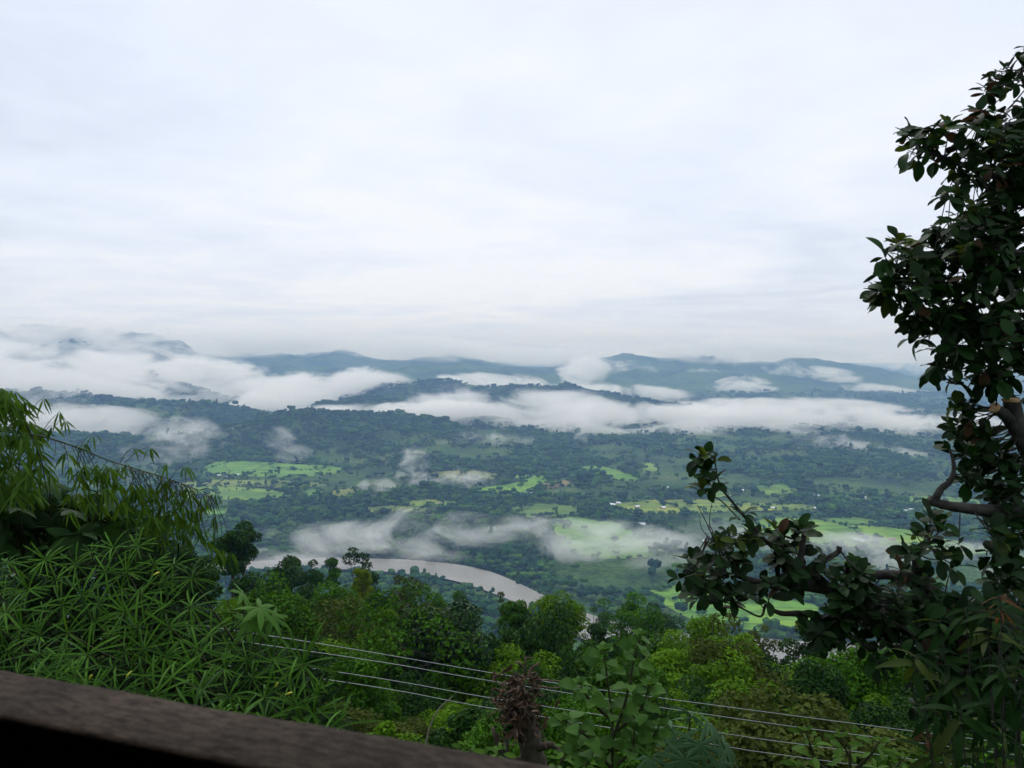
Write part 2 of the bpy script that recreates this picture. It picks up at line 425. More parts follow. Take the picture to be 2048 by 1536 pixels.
# ------------------------------------------------------------------ fields
FIELDS = [  # outline in picture points, colour
    ([(415, 948), (428, 931), (480, 926), (560, 929), (660, 935), (674, 944), (640, 951), (560, 953), (480, 951)], (.135, .290, .060)),
    ([(370, 966), (450, 962), (520, 962), (628, 967), (640, 972), (560, 975), (450, 973), (372, 974)], (.190, .260, .070)),
    ([(368, 978), (450, 976), (540, 983), (576, 993), (500, 1000), (440, 999), (372, 1002)], (.145, .275, .060)),
    ([(380, 1021), (448, 1017), (456, 1028), (400, 1035)], (.120, .280, .055)),
    ([(590, 985), (630, 981), (648, 987), (606, 993)], (.120, .250, .055)),
    ([(955, 976), (1012, 970), (1046, 962), (1020, 955), (1080, 954), (1086, 965), (1076, 978), (1042, 986), (960, 983)], (.150, .330, .045)),
    ([(1156, 938), (1200, 935), (1272, 954), (1262, 962), (1212, 955)], (.150, .310, .060)),
    ([(1278, 929), (1304, 928), (1312, 940), (1290, 945)], (.170, .300, .060)),
    ([(1228, 1013), (1290, 1004), (1400, 1002), (1500, 1009), (1606, 1012), (1590, 1020), (1480, 1022), (1350, 1026), (1250, 1022)], (.215, .300, .065)),
    ([(1108, 1046), (1150, 1040), (1190, 1046), (1240, 1054), (1280, 1086), (1296, 1108), (1200, 1112), (1128, 1090)], (.135, .300, .055)),
    ([(1020, 1018), (1070, 1010), (1150, 1016), (1130, 1030), (1050, 1034)], (.120, .220, .060)),
    ([(1490, 1062), (1540, 1044), (1620, 1043), (1700, 1054), (1790, 1060), (1880, 1078), (1965, 1098), (1900, 1106), (1800, 1094), (1690, 1092), (1590, 1080)], (.160, .310, .055)),
    ([(1780, 994), (1900, 997), (1960, 1003), (1950, 1011), (1850, 1008)], (.160, .300, .060)),
    ([(1500, 975), (1560, 972), (1590, 982), (1540, 990)], (.130, .260, .055)),
    ([(815, 1004), (870, 1001), (922, 1007), (880, 1014), (830, 1012)], (.170, .270, .060)),
    ([(735, 1016), (800, 1014), (860, 1020), (800, 1027), (745, 1024)], (.200, .270, .080)),
    ([(860, 946), (930, 943), (992, 950), (966, 960), (880, 957)], (.190, .220, .070)),
    ([(1080, 968), (1125, 962), (1140, 970), (1096, 977)], (.230, .200, .100)),
    ([(1640, 1040), (1700, 1036), (1760, 1044), (1700, 1049)], (.130, .260, .055)),
    ([(660, 985), (700, 978), (715, 984), (672, 993)], (.170, .230, .070)),
    ([(1400, 985), (1450, 982), (1470, 990), (1420, 995)], (.150, .270, .060)),
    ([(1310, 1188), (1390, 1178), (1480, 1192), (1600, 1206), (1640, 1236), (1540, 1256), (1420, 1246), (1340, 1214)], (.150, .330, .050)),
]
FIELD_NAMES = ['wide green field at the left foot of the wooded hill', 'long yellowish field left of the valley', 'lower pale green field left of the valley', 'small field strip behind the bamboo tips', 'small green plot beside the left fields', 'bright green crescent field in the middle', 'narrow green field on the slope right of middle', 'small yellow plot high on the right slope', 'long yellow field behind the bent twig', 'large misty green field beyond the river', 'dull green meadow behind the misty field', 'long curved green field at the right', 'narrow field strip below the right forest slope', 'small green plot behind the twig top', 'yellow strip in the middle woods', 'pale straw strip in the woods beyond the river', 'brownish field under the wooded hill', 'small bare brown plot right of the crescent field', 'small green strip above the curved right field', 'small plot beside the dirt lane at left', 'small green plot left of the twig', 'green terraced field beyond the river at right']
def field_mat(name, col, rows):
    global m, N, L, out, geo
    m, N, L, out = new_mat(name); geo = N.new('ShaderNodeNewGeometry')
    p = N.new('ShaderNodeBsdfPrincipled'); p.inputs['Roughness'].default_value = 0.9; p.inputs['Specular IOR Level'].default_value = 0.15
    c = np.array(col)
    a = ramp_(nz_(0.02, 6, .6, (col[0] * 900, 0, 0)), [(.32, tuple(c * np.array([.70, .74, .8]))), (.5, tuple(c)), (.68, tuple(c * np.array([1.25, 1.08, 1.0])))])
    w = N.new('ShaderNodeTexWave'); w.inputs['Scale'].default_value = rows; w.inputs['Distortion'].default_value = 3.0; w.inputs['Detail'].default_value = 3; w.inputs['Detail Scale'].default_value = 1.5
    w.bands_direction = 'Y'; L.new(geo.outputs['Position'], w.inputs['Vector'])
    b = ramp_(w.outputs['Fac'], [(.0, (.82, .84, .86)), (.5, (1.05, 1.05, 1.05))])
    # small parcels with their bunds
    mpv = N.new('ShaderNodeMapping'); mpv.inputs['Scale'].default_value = (.018, .034, 0); mpv.inputs['Rotation'].default_value = (0, 0, col[1] * 3); L.new(geo.outputs['Position'], mpv.inputs['Vector'])
    vo = N.new('ShaderNodeTexVoronoi'); vo.inputs['Scale'].default_value = 1.0; L.new(mpv.outputs[0], vo.inputs['Vector'])
    ve = N.new('ShaderNodeTexVoronoi'); ve.feature = 'DISTANCE_TO_EDGE'; ve.inputs['Scale'].default_value = 1.0; L.new(mpv.outputs[0], ve.inputs['Vector'])
    sp_ = N.new('ShaderNodeSeparateColor'); L.new(vo.outputs['Color'], sp_.inputs[0])
    pc = ramp_(sp_.outputs[0], [(.0, (.72, .80, .8)), (.5, (1.0, 1.0, 1.0)), (1.0, (1.28, 1.08, 1.0))])
    bd = ramp_(ve.outputs['Distance'], [(.02, (.55, .62, .7)), (.07, (1, 1, 1))])
    for q_ in (pc, bd):
        m2 = N.new('ShaderNodeMix'); m2.data_type = 'RGBA'; m2.blend_type = 'MULTIPLY'; m2.inputs['Factor'].default_value = .9; L.new(a, m2.inputs['A']); L.new(q_, m2.inputs['B']); a = m2.outputs['Result']
    mx = N.new('ShaderNodeMix'); mx.data_type = 'RGBA'; mx.blend_type = 'MULTIPLY'; mx.inputs['Factor'].default_value = 0.8
    L.new(a, mx.inputs['A']); L.new(b, mx.inputs['B']); L.new(mx.outputs['Result'], p.inputs['Base Color']); L.new(p.outputs[0], out.inputs[0])
    return m
from mathutils.geometry import delaunay_2d_cdt
def project(px, py):
    """where the sight line through a picture point meets the land"""
    d = ray(px, py); t = np.geomspace(300, 6000, 1500)
    zt = height(d[0] * t, t); k = np.argmax(zt > ZC + d[2] * t)
    return d[0] * t[k], t[k]
FIELD_POLYS = []
for fi, (poly, col) in enumerate(FIELDS):
    cy_ = np.mean([q[1] for q in poly]); cx_ = np.mean([q[0] for q in poly])
    pw = [project(cx_ + (q[0] - cx_) * 1.08, cy_ + (q[1] - cy_) * 1.15) for q in poly]
    # roughen the outline
    sm = spline([np.array([*q, 0]) for q in pw + [pw[0]]], 8 * len(pw))[:-1, :2]
    sm = sm + np.stack([4 * fbm(sm[:, 0], sm[:, 1], 25, 2), 4 * fbm(sm[:, 0] + 500, sm[:, 1], 25, 2)], 1)
    FIELD_POLYS.append([tuple(q) for q in sm])
    lo, hi = sm.min(0), sm.max(0)
    gx, gy = np.meshgrid(np.arange(lo[0], hi[0], 9.0), np.arange(lo[1], hi[1], 9.0))
    gx = gx.ravel(); gy = gy.ravel(); k = in_poly(gx, gy, FIELD_POLYS[-1])
    allp = [Vector(q) for q in sm] + [Vector((a_, b_)) for a_, b_ in zip(gx[k], gy[k])]
    ov, oe, of, *_ = delaunay_2d_cdt(allp, [], [list(range(len(sm)))], 1, 0.01)
    vx = np.array([q.x for q in ov]); vy = np.array([q.y for q in ov])
    vz = height(vx, vy) + 0.9
    fm = bpy.data.meshes.new('field'); fm.from_pydata(np.stack([vx, vy, vz], 1).tolist(), [], [f_ for f_ in of]); fm.update()
    o = link('field', fm, field_mat('crop_%d' % fi, tuple(c_ * k_ for c_, k_ in zip(col, (.92, .92, .66))), 0.05)); tag(o, FIELD_NAMES[fi], None, None, 'structure')
# ------------------------------------------------------------------ trees of the valley and the far slopes
def far_tree_mesh(name, seed, kind):
    """a small many-lobed crown on a short trunk"""
    r = random.Random(seed); bm = bmesh.new()
    lobes = {'round': 5, 'tall': 4, 'wide': 7}[kind]
    for k in range(lobes):
        mt = bmesh.ops.create_icosphere(bm, subdivisions=1, radius=1.0)
        if kind == 'round': c = Vector((r.uniform(-.38, .38), r.uniform(-.38, .38), r.uniform(.42, .8))); s = r.uniform(.28, .42); sz = s * r.uniform(.8, 1)
        elif kind == 'tall': c = Vector((r.uniform(-.15, .15), r.uniform(-.15, .15), .3 + .75 * k / 3)); s = .34 - .05 * k; sz = s * 1.25
        else: c = Vector((r.uniform(-.6, .6), r.uniform(-.6, .6), r.uniform(.45, .75))); s = r.uniform(.27, .4); sz = s * .7
        for v_ in mt['verts']:
            n = v_.co.normalized(); q = 1 + .45 * (mnoise.noise(n * 2.3 + Vector((seed * 3.1 + k, 0, 0))))
            v_.co = Vector((n.x * s * q, n.y * s * q, n.z * sz * q)) + c
    me = bpy.data.meshes.new(name); bm.to_mesh(me); bm.free(); return me
def tree_far_mat(name, cols, var=(.55, 1.35)):
    global m, N, L, out
    m, N, L, out = new_mat(name)
    oi = N.new('ShaderNodeObjectInfo')
    r = N.new('ShaderNodeValToRGB'); L.new(oi.outputs['Random'], r.inputs[0]); e = r.color_ramp.elements
    e[0].color = (*cols[0], 1); e[1].color = (*cols[-1], 1)
    for k, c in enumerate(cols[1:-1]): q = e.new((k + 1) / (len(cols) - 1)); q.color = (*c, 1)
    tc_ = N.new('ShaderNodeTexCoord'); n = N.new('ShaderNodeTexNoise'); n.inputs['Scale'].default_value = 5.0; n.inputs['Detail'].default_value = 4
    L.new(tc_.outputs['Object'], n.inputs['Vector'])
    mr = N.new('ShaderNodeMapRange'); mr.inputs['From Min'].default_value = .3; mr.inputs['From Max'].default_value = .7
    mr.inputs['To Min'].default_value = var[0]; mr.inputs['To Max'].default_value = var[1]; L.new(n.outputs['Fac'], mr.inputs['Value'])
    mx = N.new('ShaderNodeMix'); mx.data_type = 'RGBA'; mx.blend_type = 'MULTIPLY'; mx.inputs['Factor'].default_value = 1
    L.new(r.outputs[0], mx.inputs['A']); L.new(mr.outputs[0], mx.inputs['B'])
    p = N.new('ShaderNodeBsdfPrincipled'); p.inputs['Roughness'].default_value = .9; p.inputs['Specular IOR Level'].default_value = .1
    L.new(mx.outputs['Result'], p.inputs['Base Color']); L.new(p.outputs[0], out.inputs[0]); return m
M_FAR = tree_far_mat('far_foliage', [(.009, .043, .018), (.014, .062, .018), (.028, .094, .015), (.062, .145, .016)])
FAR_MESH = [far_tree_mesh('far_crown', s, k) for s, k in ((1, 'round'), (2, 'round'), (3, 'wide'), (4, 'wide'), (5, 'tall'))]
for q in FAR_MESH: q.materials.append(M_FAR)

def in_fields(x, y):
    k = np.zeros(len(x), bool)
    for P_ in FIELD_POLYS: k |= in_poly(x, y, P_)
    return k
def in_river(x, y, mar=3.0):
    return (y > np.interp(x, rx, RIVER_NEAR) - mar) & (y < np.interp(x, rx, RIVER_FAR) + mar)
def scatter(y0, y1, spacing, dens):
    """jittered points in the widened view between two distances, kept by a density map"""
    xs = np.arange(-0.78 * y1, 0.78 * y1, spacing); ys = np.arange(y0, y1, spacing)
    gx, gy = np.meshgrid(xs, ys); gx = gx.ravel(); gy = gy.ravel()
    gx = gx + rng.uniform(-.6, .6, len(gx)) * spacing; gy = gy + rng.uniform(-.6, .6, len(gy)) * spacing
    k = np.abs(gx) < 0.76 * gy + 20; gx = gx[k]; gy = gy[k]
    k = rng.random(len(gx)) < dens(gx, gy); return gx[k], gy[k]
def forest_density(x, y):
    z = height(x, y); b, ys = base_height(x, y); hill = z - b
    n = fbm(x, y, 210, 5, .6); n2 = fbm(x + 3000, y, 55, 3, .6)
    plain = np.clip(.26 + 2.4 * n + .7 * n2, 0.02, 1)
    slope = np.clip(.72 + 1.8 * n + .6 * n2, 0.08, 1)
    d = np.where(hill > 14, slope, plain)
    d = np.where(ys < 800, np.clip(.35 + .9 * n + .6 * n2, .05, .9), d)
    bank = y - np.interp(x, rx, RIVER_FAR)
    d = d + .55 * np.clip(1 - np.abs(bank - 45) / 70, 0, 1) * (bank > 0)
    d = d + .42 * ((ys > 840) & (y < 1330) & (x < .05 * y))
    return d
P = []
for y0, y1, sp, sc in ((330, 900, 7.0, .9), (900, 1500, 6.4, .78), (1500, 2100, 6.8, .75), (2100, 3100, 9.0, .9), (3100, 3800, 14.0, 1.0)):
    a_, b_ = scatter(y0, y1, sp, forest_density); P.append((a_, b_, np.full(len(a_), sc)))
fx = np.concatenate([q[0] for q in P]); fy = np.concatenate([q[1] for q in P]); fs = np.concatenate([q[2] for q in P])
k = ~in_fields(fx, fy) & ~in_river(fx, fy, 4) & ~((in_fields(fx, fy + 15) | in_fields(fx, fy + 32)) & (rng.random(len(fx)) < .65))
fx, fy, fs = fx[k], fy[k], fs[k]
# hedgerows round the fields and along lanes
hx, hy = [], []
for P_ in FIELD_POLYS:
    q = np.array(P_ + [P_[0]])
    for (x1, y1), (x2, y2) in zip(q, q[1:]):
        Ls = math.hypot(x2 - x1, y2 - y1)
        for t in np.arange(0, Ls, 7.0):
            if rng.random() < .5: hx.append(x1 + (x2 - x1) * t / Ls + rng.normal(0, 4)); hy.append(y1 + (y2 - y1) * t / Ls + rng.normal(0, 4))
for P_ in FIELD_POLYS:        # hedges that part the larger fields
    q = np.array(P_); lo, hi = q.min(0), q.max(0)
    for t_ in range(int((hi[0] - lo[0]) // 90)):
        xa = lo[0] + (t_ + rng.uniform(.3, .9)) * 90; yb = rng.uniform(lo[1], hi[1]); sl = rng.uniform(-.5, .5); hor = rng.random() < .55
        for u in np.arange(-80, 80, 5.0):
            a_, b_ = (xa + u, yb + sl * u * .5) if hor else (xa + sl * u, yb + u)
            if rng.random() < .55 and in_poly(np.array([a_]), np.array([b_]), P_)[0]: hx.append(a_ + rng.normal(0, 1.5)); hy.append(b_ + rng.normal(0, 1.5))
hx = np.array(hx); hy = np.array(hy); k = ~in_river(hx, hy, 4); hx, hy = hx[k], hy[k]
fx = np.concatenate([fx, hx]); fy = np.concatenate([fy, hy]); fs = np.concatenate([fs, np.full(len(hx), .5)])
fz = height(fx, fy)
size = fs * rng.gamma(6, 1 / 6.0, len(fx)) * 8.0
# the trees that stand free in the valley fields, picked out as individuals
sx, sy, sfi = [], [], []
for fi, P_ in enumerate(FIELD_POLYS):
    q = np.array(P_); lo, hi = q.min(0), q.max(0); area = (hi[0] - lo[0]) * (hi[1] - lo[1])
    for t in range(int(min(9, 2 + area / 4000))):
        for tr_ in range(10):
            a_, b_ = rng.uniform(lo[0], hi[0]), rng.uniform(lo[1], hi[1])
            if in_poly(np.array([a_]), np.array([b_]), P_)[0]: sx.append(a_); sy.append(b_); sfi.append(fi); break
sx = np.array(sx); sy = np.array(sy); sz_ = height(sx, sy); ssz = rng.uniform(6, 11, len(sx))
# plus the tallest of the rest nearest to us on the valley floor
plainish = (fy > 850) & (fy < 1350)
pp = to_px(np.stack([fx, fy, fz], 1)); vis = plainish & (pp[:, 0] > 380) & (pp[:, 0] < 2000) & (pp[:, 1] < 1120)
order = np.argsort(-(size / fy) * vis)[:300 - len(sx)]
ix = np.concatenate([sx, fx[order]]); iy = np.concatenate([sy, fy[order]]); iz = np.concatenate([sz_, fz[order]]); isz = np.concatenate([ssz, size[order]])
keep = np.ones(len(fx), bool); keep[order] = False
fx, fy, fz, size = fx[keep], fy[keep], fz[keep], size[keep]

# forest mass: one object of instanced crowns
pm = bpy.data.meshes.new('forest'); n_ = len(fx)
pm.vertices.add(n_); pm.vertices.foreach_set('co', np.stack([fx, fy, fz - .3], 1).astype(np.float32).ravel())
a_ = pm.attributes.new('scl', 'FLOAT_VECTOR', 'POINT'); a_.data.foreach_set('vector', (size[:, None] * np.stack([rng.uniform(.8, 1.25, n_), rng.uniform(.8, 1.25, n_), rng.uniform(.85, 1.3, n_)], 1)).astype(np.float32).ravel())
a_ = pm.attributes.new('yaw', 'FLOAT_VECTOR', 'POINT'); yv = np.zeros((n_, 3), np.float32); yv[:, 2] = rng.uniform(0, 6.28, n_); a_.data.foreach_set('vector', yv.ravel())
a_ = pm.attributes.new('pick', 'INT', 'POINT'); a_.data.foreach_set('value', rng.choice(5, n_, p=[.27, .27, .18, .18, .10]).astype(np.int32))
forest = link('forest', pm); tag(forest, 'dense dark green forest covering valley floor and far slopes', 'forest', None, 'stuff')
def pick_group(gname, meshes):
    ng = bpy.data.node_groups.new(gname, 'GeometryNodeTree')
    ng.interface.new_socket('Geometry', in_out='INPUT', socket_type='NodeSocketGeometry'); ng.interface.new_socket('Geometry', in_out='OUTPUT', socket_type='NodeSocketGeometry')
    gi = ng.nodes.new('NodeGroupInput'); go = ng.nodes.new('NodeGroupOutput')
    g2i = ng.nodes.new('GeometryNodeGeometryToInstance')
    for q in reversed(meshes):
        src = bpy.data.objects.new(gname + '_source', q)
        oi = ng.nodes.new('GeometryNodeObjectInfo'); oi.inputs['Object'].default_value = src; oi.inputs['As Instance'].default_value = False
        ng.links.new(oi.outputs['Geometry'], g2i.inputs[0])
    iop = ng.nodes.new('GeometryNodeInstanceOnPoints'); iop.inputs['Pick Instance'].default_value = True
    ng.links.new(gi.outputs[0], iop.inputs['Points']); ng.links.new(g2i.outputs[0], iop.inputs['Instance'])
    for nm, ty, sock in (('scl', 'FLOAT_VECTOR', 'Scale'), ('yaw', 'FLOAT_VECTOR', 'Rotation'), ('pick', 'INT', 'Instance Index')):
        na_ = ng.nodes.new('GeometryNodeInputNamedAttribute'); na_.data_type = ty; na_.inputs['Name'].default_value = nm
        if nm == 'yaw':
            e2r = ng.nodes.new('FunctionNodeEulerToRotation'); ng.links.new(na_.outputs[0], e2r.inputs[0]); ng.links.new(e2r.outputs[0], iop.inputs[sock])
        else: ng.links.new(na_.outputs[0], iop.inputs[sock])
    ng.links.new(iop.outputs[0], go.inputs[0])
    return ng
forest.modifiers.new('crowns', 'NODES').node_group = pick_group('forest_crowns', FAR_MESH)

# individuals
M_FARBARK = bark_mat('far_bark', (.03, .025, .02), (.09, .075, .06), 2.0)
tk = Shape(); tk.tube([(0, 0, -.05), (.01, 0, .3), (0, .01, .6)], [.05, .035, .02], 5); TRUNK_ME = tk.mesh('far_trunk'); TRUNK_ME.materials.append(M_FARBARK)
for k in range(len(ix)):
    kind = 'in' if k < len(sx) else 'by'
    e = empty('field_tree' if kind == 'in' else 'valley_tree', (ix[k], iy[k], iz[k]),
              'small dark tree in the ' + ' '.join(FIELD_NAMES[sfi[k]].split()[:10]) if kind == 'in' else 'taller dark tree rising from the valley woods and hedgerows',
              'tree', 'trees standing in the valley fields' if kind == 'in' else 'tall trees of the valley floor')
    e.rotation_euler = (0, 0, rng.uniform(0, 6.28)); s_ = isz[k]; e.scale = (s_ * rng.uniform(.8, 1.1), s_ * rng.uniform(.8, 1.1), s_ * rng.uniform(.95, 1.25))
    link('crown', FAR_MESH[rng.choice(5, p=[.3, .3, .12, .13, .15])], None, e); link('trunk', TRUNK_ME, None, e)

# ------------------------------------------------------------------ farmhouses
HOUSES = [(400, 955), (438, 953), (456, 955), (474, 952), (602, 926), (640, 955), (1008, 1004), (1043, 991), (1057, 985), (1062, 988), (1214, 1010), (1226, 1013), (1238, 1009), (1305, 981), (1322, 979), (1338, 977),
          (1274, 1016), (1326, 1018), (1298, 1070), (1284, 1052), (1483, 983), (1530, 1019), (1546, 1018), (1633, 1019), (1634, 994), (1730, 987), (1726, 999), (1716, 1001), (1594, 1001), (1606, 1007), (1534, 1036),
          (1712, 1082), (1722, 1086), (1812, 1025), (1822, 1021), (1700, 1004), (1655, 1012), (1780, 1032), (705, 978), (690, 1004), (880, 1010), (1120, 968), (1136, 940), (1116, 928), (1410, 1085), (1785, 1082)]
M_WALL = [plain_mat('clay_wall', (.34, .24, .17)), plain_mat('limewash_wall', (.6, .57, .52))]
M_ROOF = [plain_mat('tin_roof', (.68, .71, .75), .35, .5), plain_mat('blue_tin_roof', (.40, .52, .68), .4, .5), plain_mat('old_roof', (.33, .27, .25), .8)]
def house_meshes():
    w = Shape(); w.box((0, 0, 1.4), (8, 5, 2.8)); w.add([(-4, -2.5, 2.8), (-4, 2.5, 2.8), (-4, 0, 4.4), (4, -2.5, 2.8), (4, 2.5, 2.8), (4, 0, 4.4)], [[0, 1, 2], [3, 5, 4]])
    r = Shape()
    for s in (-1, 1):
        a = np.array([(-4.6, s * 3.3, 2.45), (4.6, s * 3.3, 2.45), (4.6, 0, 4.62), (-4.6, 0, 4.62)]); b = a + [0, 0, .14]
        r.add(np.concatenate([a, b]), [[0, 1, 2, 3], [4, 7, 6, 5], [0, 4, 5, 1], [1, 5, 6, 2], [3, 7, 4, 0]])
    d = Shape(); d.box((0.4, -2.53, 1.0), (1.0, .1, 2.0))
    n = Shape(); n.box((0, 0, 0), (.9, .1, .9))
    return w.mesh('house_wall'), r.mesh('house_roof'), d.mesh('house_door'), n.mesh('house_window')
HW, HR, HD, HN = house_meshes()
M_DOOR = plain_mat('dark_timber', (.06, .045, .035))
HSEEN = {}
def house_label(rf, side, near):
    fn_ = ' '.join(FIELD_NAMES[near].split()[:7])
    base_ = ['white roofed farmhouse', 'blue roofed farmhouse', 'brown roofed farmhouse'][rf]; tail = f'{side} the {fn_}'
    HSEEN[(rf, tail)] = HSEEN.get((rf, tail), 0) + 1; n = HSEEN[(rf, tail)]
    return f'{base_} {tail}' if n == 1 else f"{['', '', 'second', 'third', 'fourth', 'fifth', 'sixth'][min(n, 6)]} {base_} {tail}"

FC = [np.array(q[0], float).mean(0) for q in FIELDS]
for k, (px, py) in sorted(enumerate(HOUSES), key=lambda q: q[1]):
    x_, y_ = project(px, py)
    near = int(np.argmin([math.hypot(px - c_[0], 2.5 * (py - c_[1])) for c_ in FC]))
    side = 'left of' if px < FC[near][0] - 40 else ('right of' if px > FC[near][0] + 40 else ('above' if py < FC[near][1] else 'below'))
    rf = 0 if rng.random() < .68 else int(rng.choice([1, 2]))
    e = empty('farmhouse', (x_, y_, h1(x_, y_) - .1), house_label(rf, side, near), 'house', 'scattered farmhouses of the valley')
    e.rotation_euler = (0, 0, rng.uniform(-.7, .7)); s_ = rng.uniform(.65, 1.05); e.scale = (s_, s_, s_)
    wm = M_WALL[int(rng.random() < .4)]
    for nm, me_, mt in (('wall', HW, wm), ('roof', HR, M_ROOF[rf]), ('door', HD, M_DOOR), ('window', HN, M_DOOR), ('window', HN, M_DOOR)):
        me2 = me_ if nm in ('door', 'window') else me_
        o = link(nm, me2, None, e); 
        if not me2.materials: me2.materials.append(mt)
        o.material_slots[0].link = 'OBJECT'; o.material_slots[0].material = mt
        if nm == 'window': o.location = (2.3 if o.name.endswith('1') or '.' not in o.name else 2.3, -2.53, 1.6)
    ws = [c for c in e.children if c.name.startswith('window')]
    ws[0].location = (-2.3, -2.53, 1.6)
# ------------------------------------------------------------------ fog banks: closed bodies of drifting cloud
FOG_MATS = {}
def fog_mat(dens, freq, amp, soft, seed, stretch=2.2):
    key = (dens, freq, amp, soft, seed, stretch)
    if key in FOG_MATS: return FOG_MATS[key]
    m, N, L, out = new_mat('fog_cloud')
    tc_ = N.new('ShaderNodeTexCoord'); geo = N.new('ShaderNodeNewGeometry')
    def M(op, a, b=None, c=None, clamp=False):
        n = N.new('ShaderNodeMath'); n.operation = op; n.use_clamp = clamp
        for i_, v_ in enumerate((a, b, c)):
            if v_ is None: continue
            if isinstance(v_, (int, float)): n.inputs[i_].default_value = v_
            else: L.new(v_, n.inputs[i_])
        return n.outputs[0]
    ln = N.new('ShaderNodeVectorMath'); ln.operation = 'LENGTH'; L.new(tc_.outputs['Object'], ln.inputs[0])
    base = M('SUBTRACT', 1.0, ln.outputs['Value'])
    mpn = N.new('ShaderNodeMapping'); mpn.inputs['Scale'].default_value = (freq / stretch, freq / stretch, freq); mpn.inputs['Location'].default_value = (seed * 3.7, seed * 1.9, seed)
    L.new(geo.outputs['Position'], mpn.inputs['Vector'])
    nz = N.new('ShaderNodeTexNoise'); nz.inputs['Scale'].default_value = 1.0; nz.inputs['Detail'].default_value = 6.0; nz.inputs['Roughness'].default_value = 0.68; nz.inputs['Distortion'].default_value = 0.7
    L.new(mpn.outputs[0], nz.inputs['Vector'])
    core = M('MINIMUM', M('MULTIPLY', base, 1.3), 0.42)
    f_ = M('ADD', M('MULTIPLY', M('SUBTRACT', nz.outputs['Fac'], 0.5), amp * 1.5), core)
    f_ = M('SUBTRACT', f_, 0.22)
    mr = N.new('ShaderNodeMapRange'); mr.interpolation_type = 'SMOOTHSTEP'; L.new(f_, mr.inputs['Value'])
    mr.inputs['From Min'].default_value = 0.0; mr.inputs['From Max'].default_value = soft; mr.inputs['To Min'].default_value = 0; mr.inputs['To Max'].default_value = 1
    edge = M('MULTIPLY', base, 7.0, None, True)
    d = M('MULTIPLY', M('MULTIPLY', mr.outputs[0], edge), dens)
    pv = N.new('ShaderNodeVolumePrincipled'); pv.inputs['Color'].default_value = (.985, .99, 1.0, 1); pv.inputs['Absorption Color'].default_value = (1, 1, 1, 1)
    pv.inputs['Anisotropy'].default_value = 0.25; L.new(d, pv.inputs['Density']); L.new(pv.outputs[0], out.inputs['Volume'])
    m.cycles.volume_step_rate = 0.38
    FOG_MATS[key] = m; return m
bm = bmesh.new(); bmesh.ops.create_icosphere(bm, subdivisions=3, radius=1.03)
FOG_ME = bpy.data.meshes.new('fog_bank'); bm.to_mesh(FOG_ME); bm.free()
def fog(px, py, d, hw, hh, depth, tau, label, roll=0.0, freq=1 / 85., amp=2.2, soft=0.3, seed=1, name='fog_bank', stretch=2.6):
    """a bank centred on picture point (px,py) at distance d, half sizes in picture units and metres, tau = optical depth along the sight line"""
    c = at(px, py, d)
    me_ = FOG_ME.copy(); me_.materials.append(fog_mat(round((tau * .72 if tau > 3 else tau) / depth, 6), freq, amp, soft, seed, stretch))
    o = link(name, me_, None, None, c)
    o.scale = (1.12 * hw / F * d, depth, 1.4 * hh / F * d); o.rotation_euler = (0, math.radians(roll), 0)
    return tag(o, label, None, None, 'stuff')
B = 'white fog bank '
# main bank lying in front of the middle hills, widening to the right
fog(1040, 832, 2380, 240, 50, 260, 4.0, B + 'draped below the middle hill crest', 3, seed=1)
fog(1330, 864, 2300, 330, 44, 260, 5.0, B + 'across the middle of the valley', 2, seed=1)
fog(1690, 872, 2300, 330, 50, 260, 6.0, B + 'spreading wide at the right', 5, seed=1)
fog(1960, 892, 2250, 200, 54, 260, 5.0, B + 'behind the right hand tree', 3, seed=1)
fog(1570, 828, 2900, 280, 26, 300, 6.0, B + 'behind the forested spur at right', 0, seed=2)
fog(1240, 786, 3200, 160, 17, 250, 4.0, B + 'behind the middle hill crest', 2, seed=2)
fog(970, 768, 3250, 130, 20, 250, 4.0, B + 'boiling up behind the wooded crest', 0, seed=2, soft=.3)
fog(1165, 758, 3500, 60, 40, 200, 2.2, 'wispy fog plume rising over the middle crest', -20, seed=3, freq=1 / 70.)
# left bank
fog(650, 778, 3000, 200, 34, 260, 6.0, B + 'heaped between the left hills', -3, seed=4, soft=.3)
fog(560, 815, 2650, 140, 34, 230, 4.5, B + 'filling the gap left of the wooded hill', -3, seed=4)
fog(770, 826, 2200, 230, 20, 150, 5.0, 'thin fog streak over the wooded hill top', -2, seed=5)
fog(420, 772, 3300, 200, 46, 300, 5.0, B + 'rolling down the left mountain', 8, seed=5)
fog(170, 762, 3000, 350, 56, 350, 5.0, 'grey fog mass wrapping the left mountain', 6, seed=6)
fog(60, 815, 2450, 360, 86, 300, 4.5, 'dim fog behind the bamboo', 4, seed=6)
fog(140, 690, 3700, 330, 44, 300, 3.2, 'thin veil of cloud on the left mountain top', 3, seed=7)
fog(160, 885, 1900, 290, 74, 250, 2.4, 'thin grey mist over the left forest slope', 5, seed=7)
fog(330, 905, 1600, 100, 30, 120, 1.5, 'small fog puff on the left forest slope', 0, seed=8, freq=1 / 40., amp=2.5, soft=.8)
fog(560, 876, 1680, 34, 22, 60, .7, 'small mist wisp on the wooded hill', 20, seed=8, freq=1 / 40., amp=2.5, soft=.8)
fog(585, 910, 1600, 40, 18, 60, .7, 'faint mist wisp above the left fields', 0, seed=9, freq=1 / 40., amp=2.5, soft=.8)
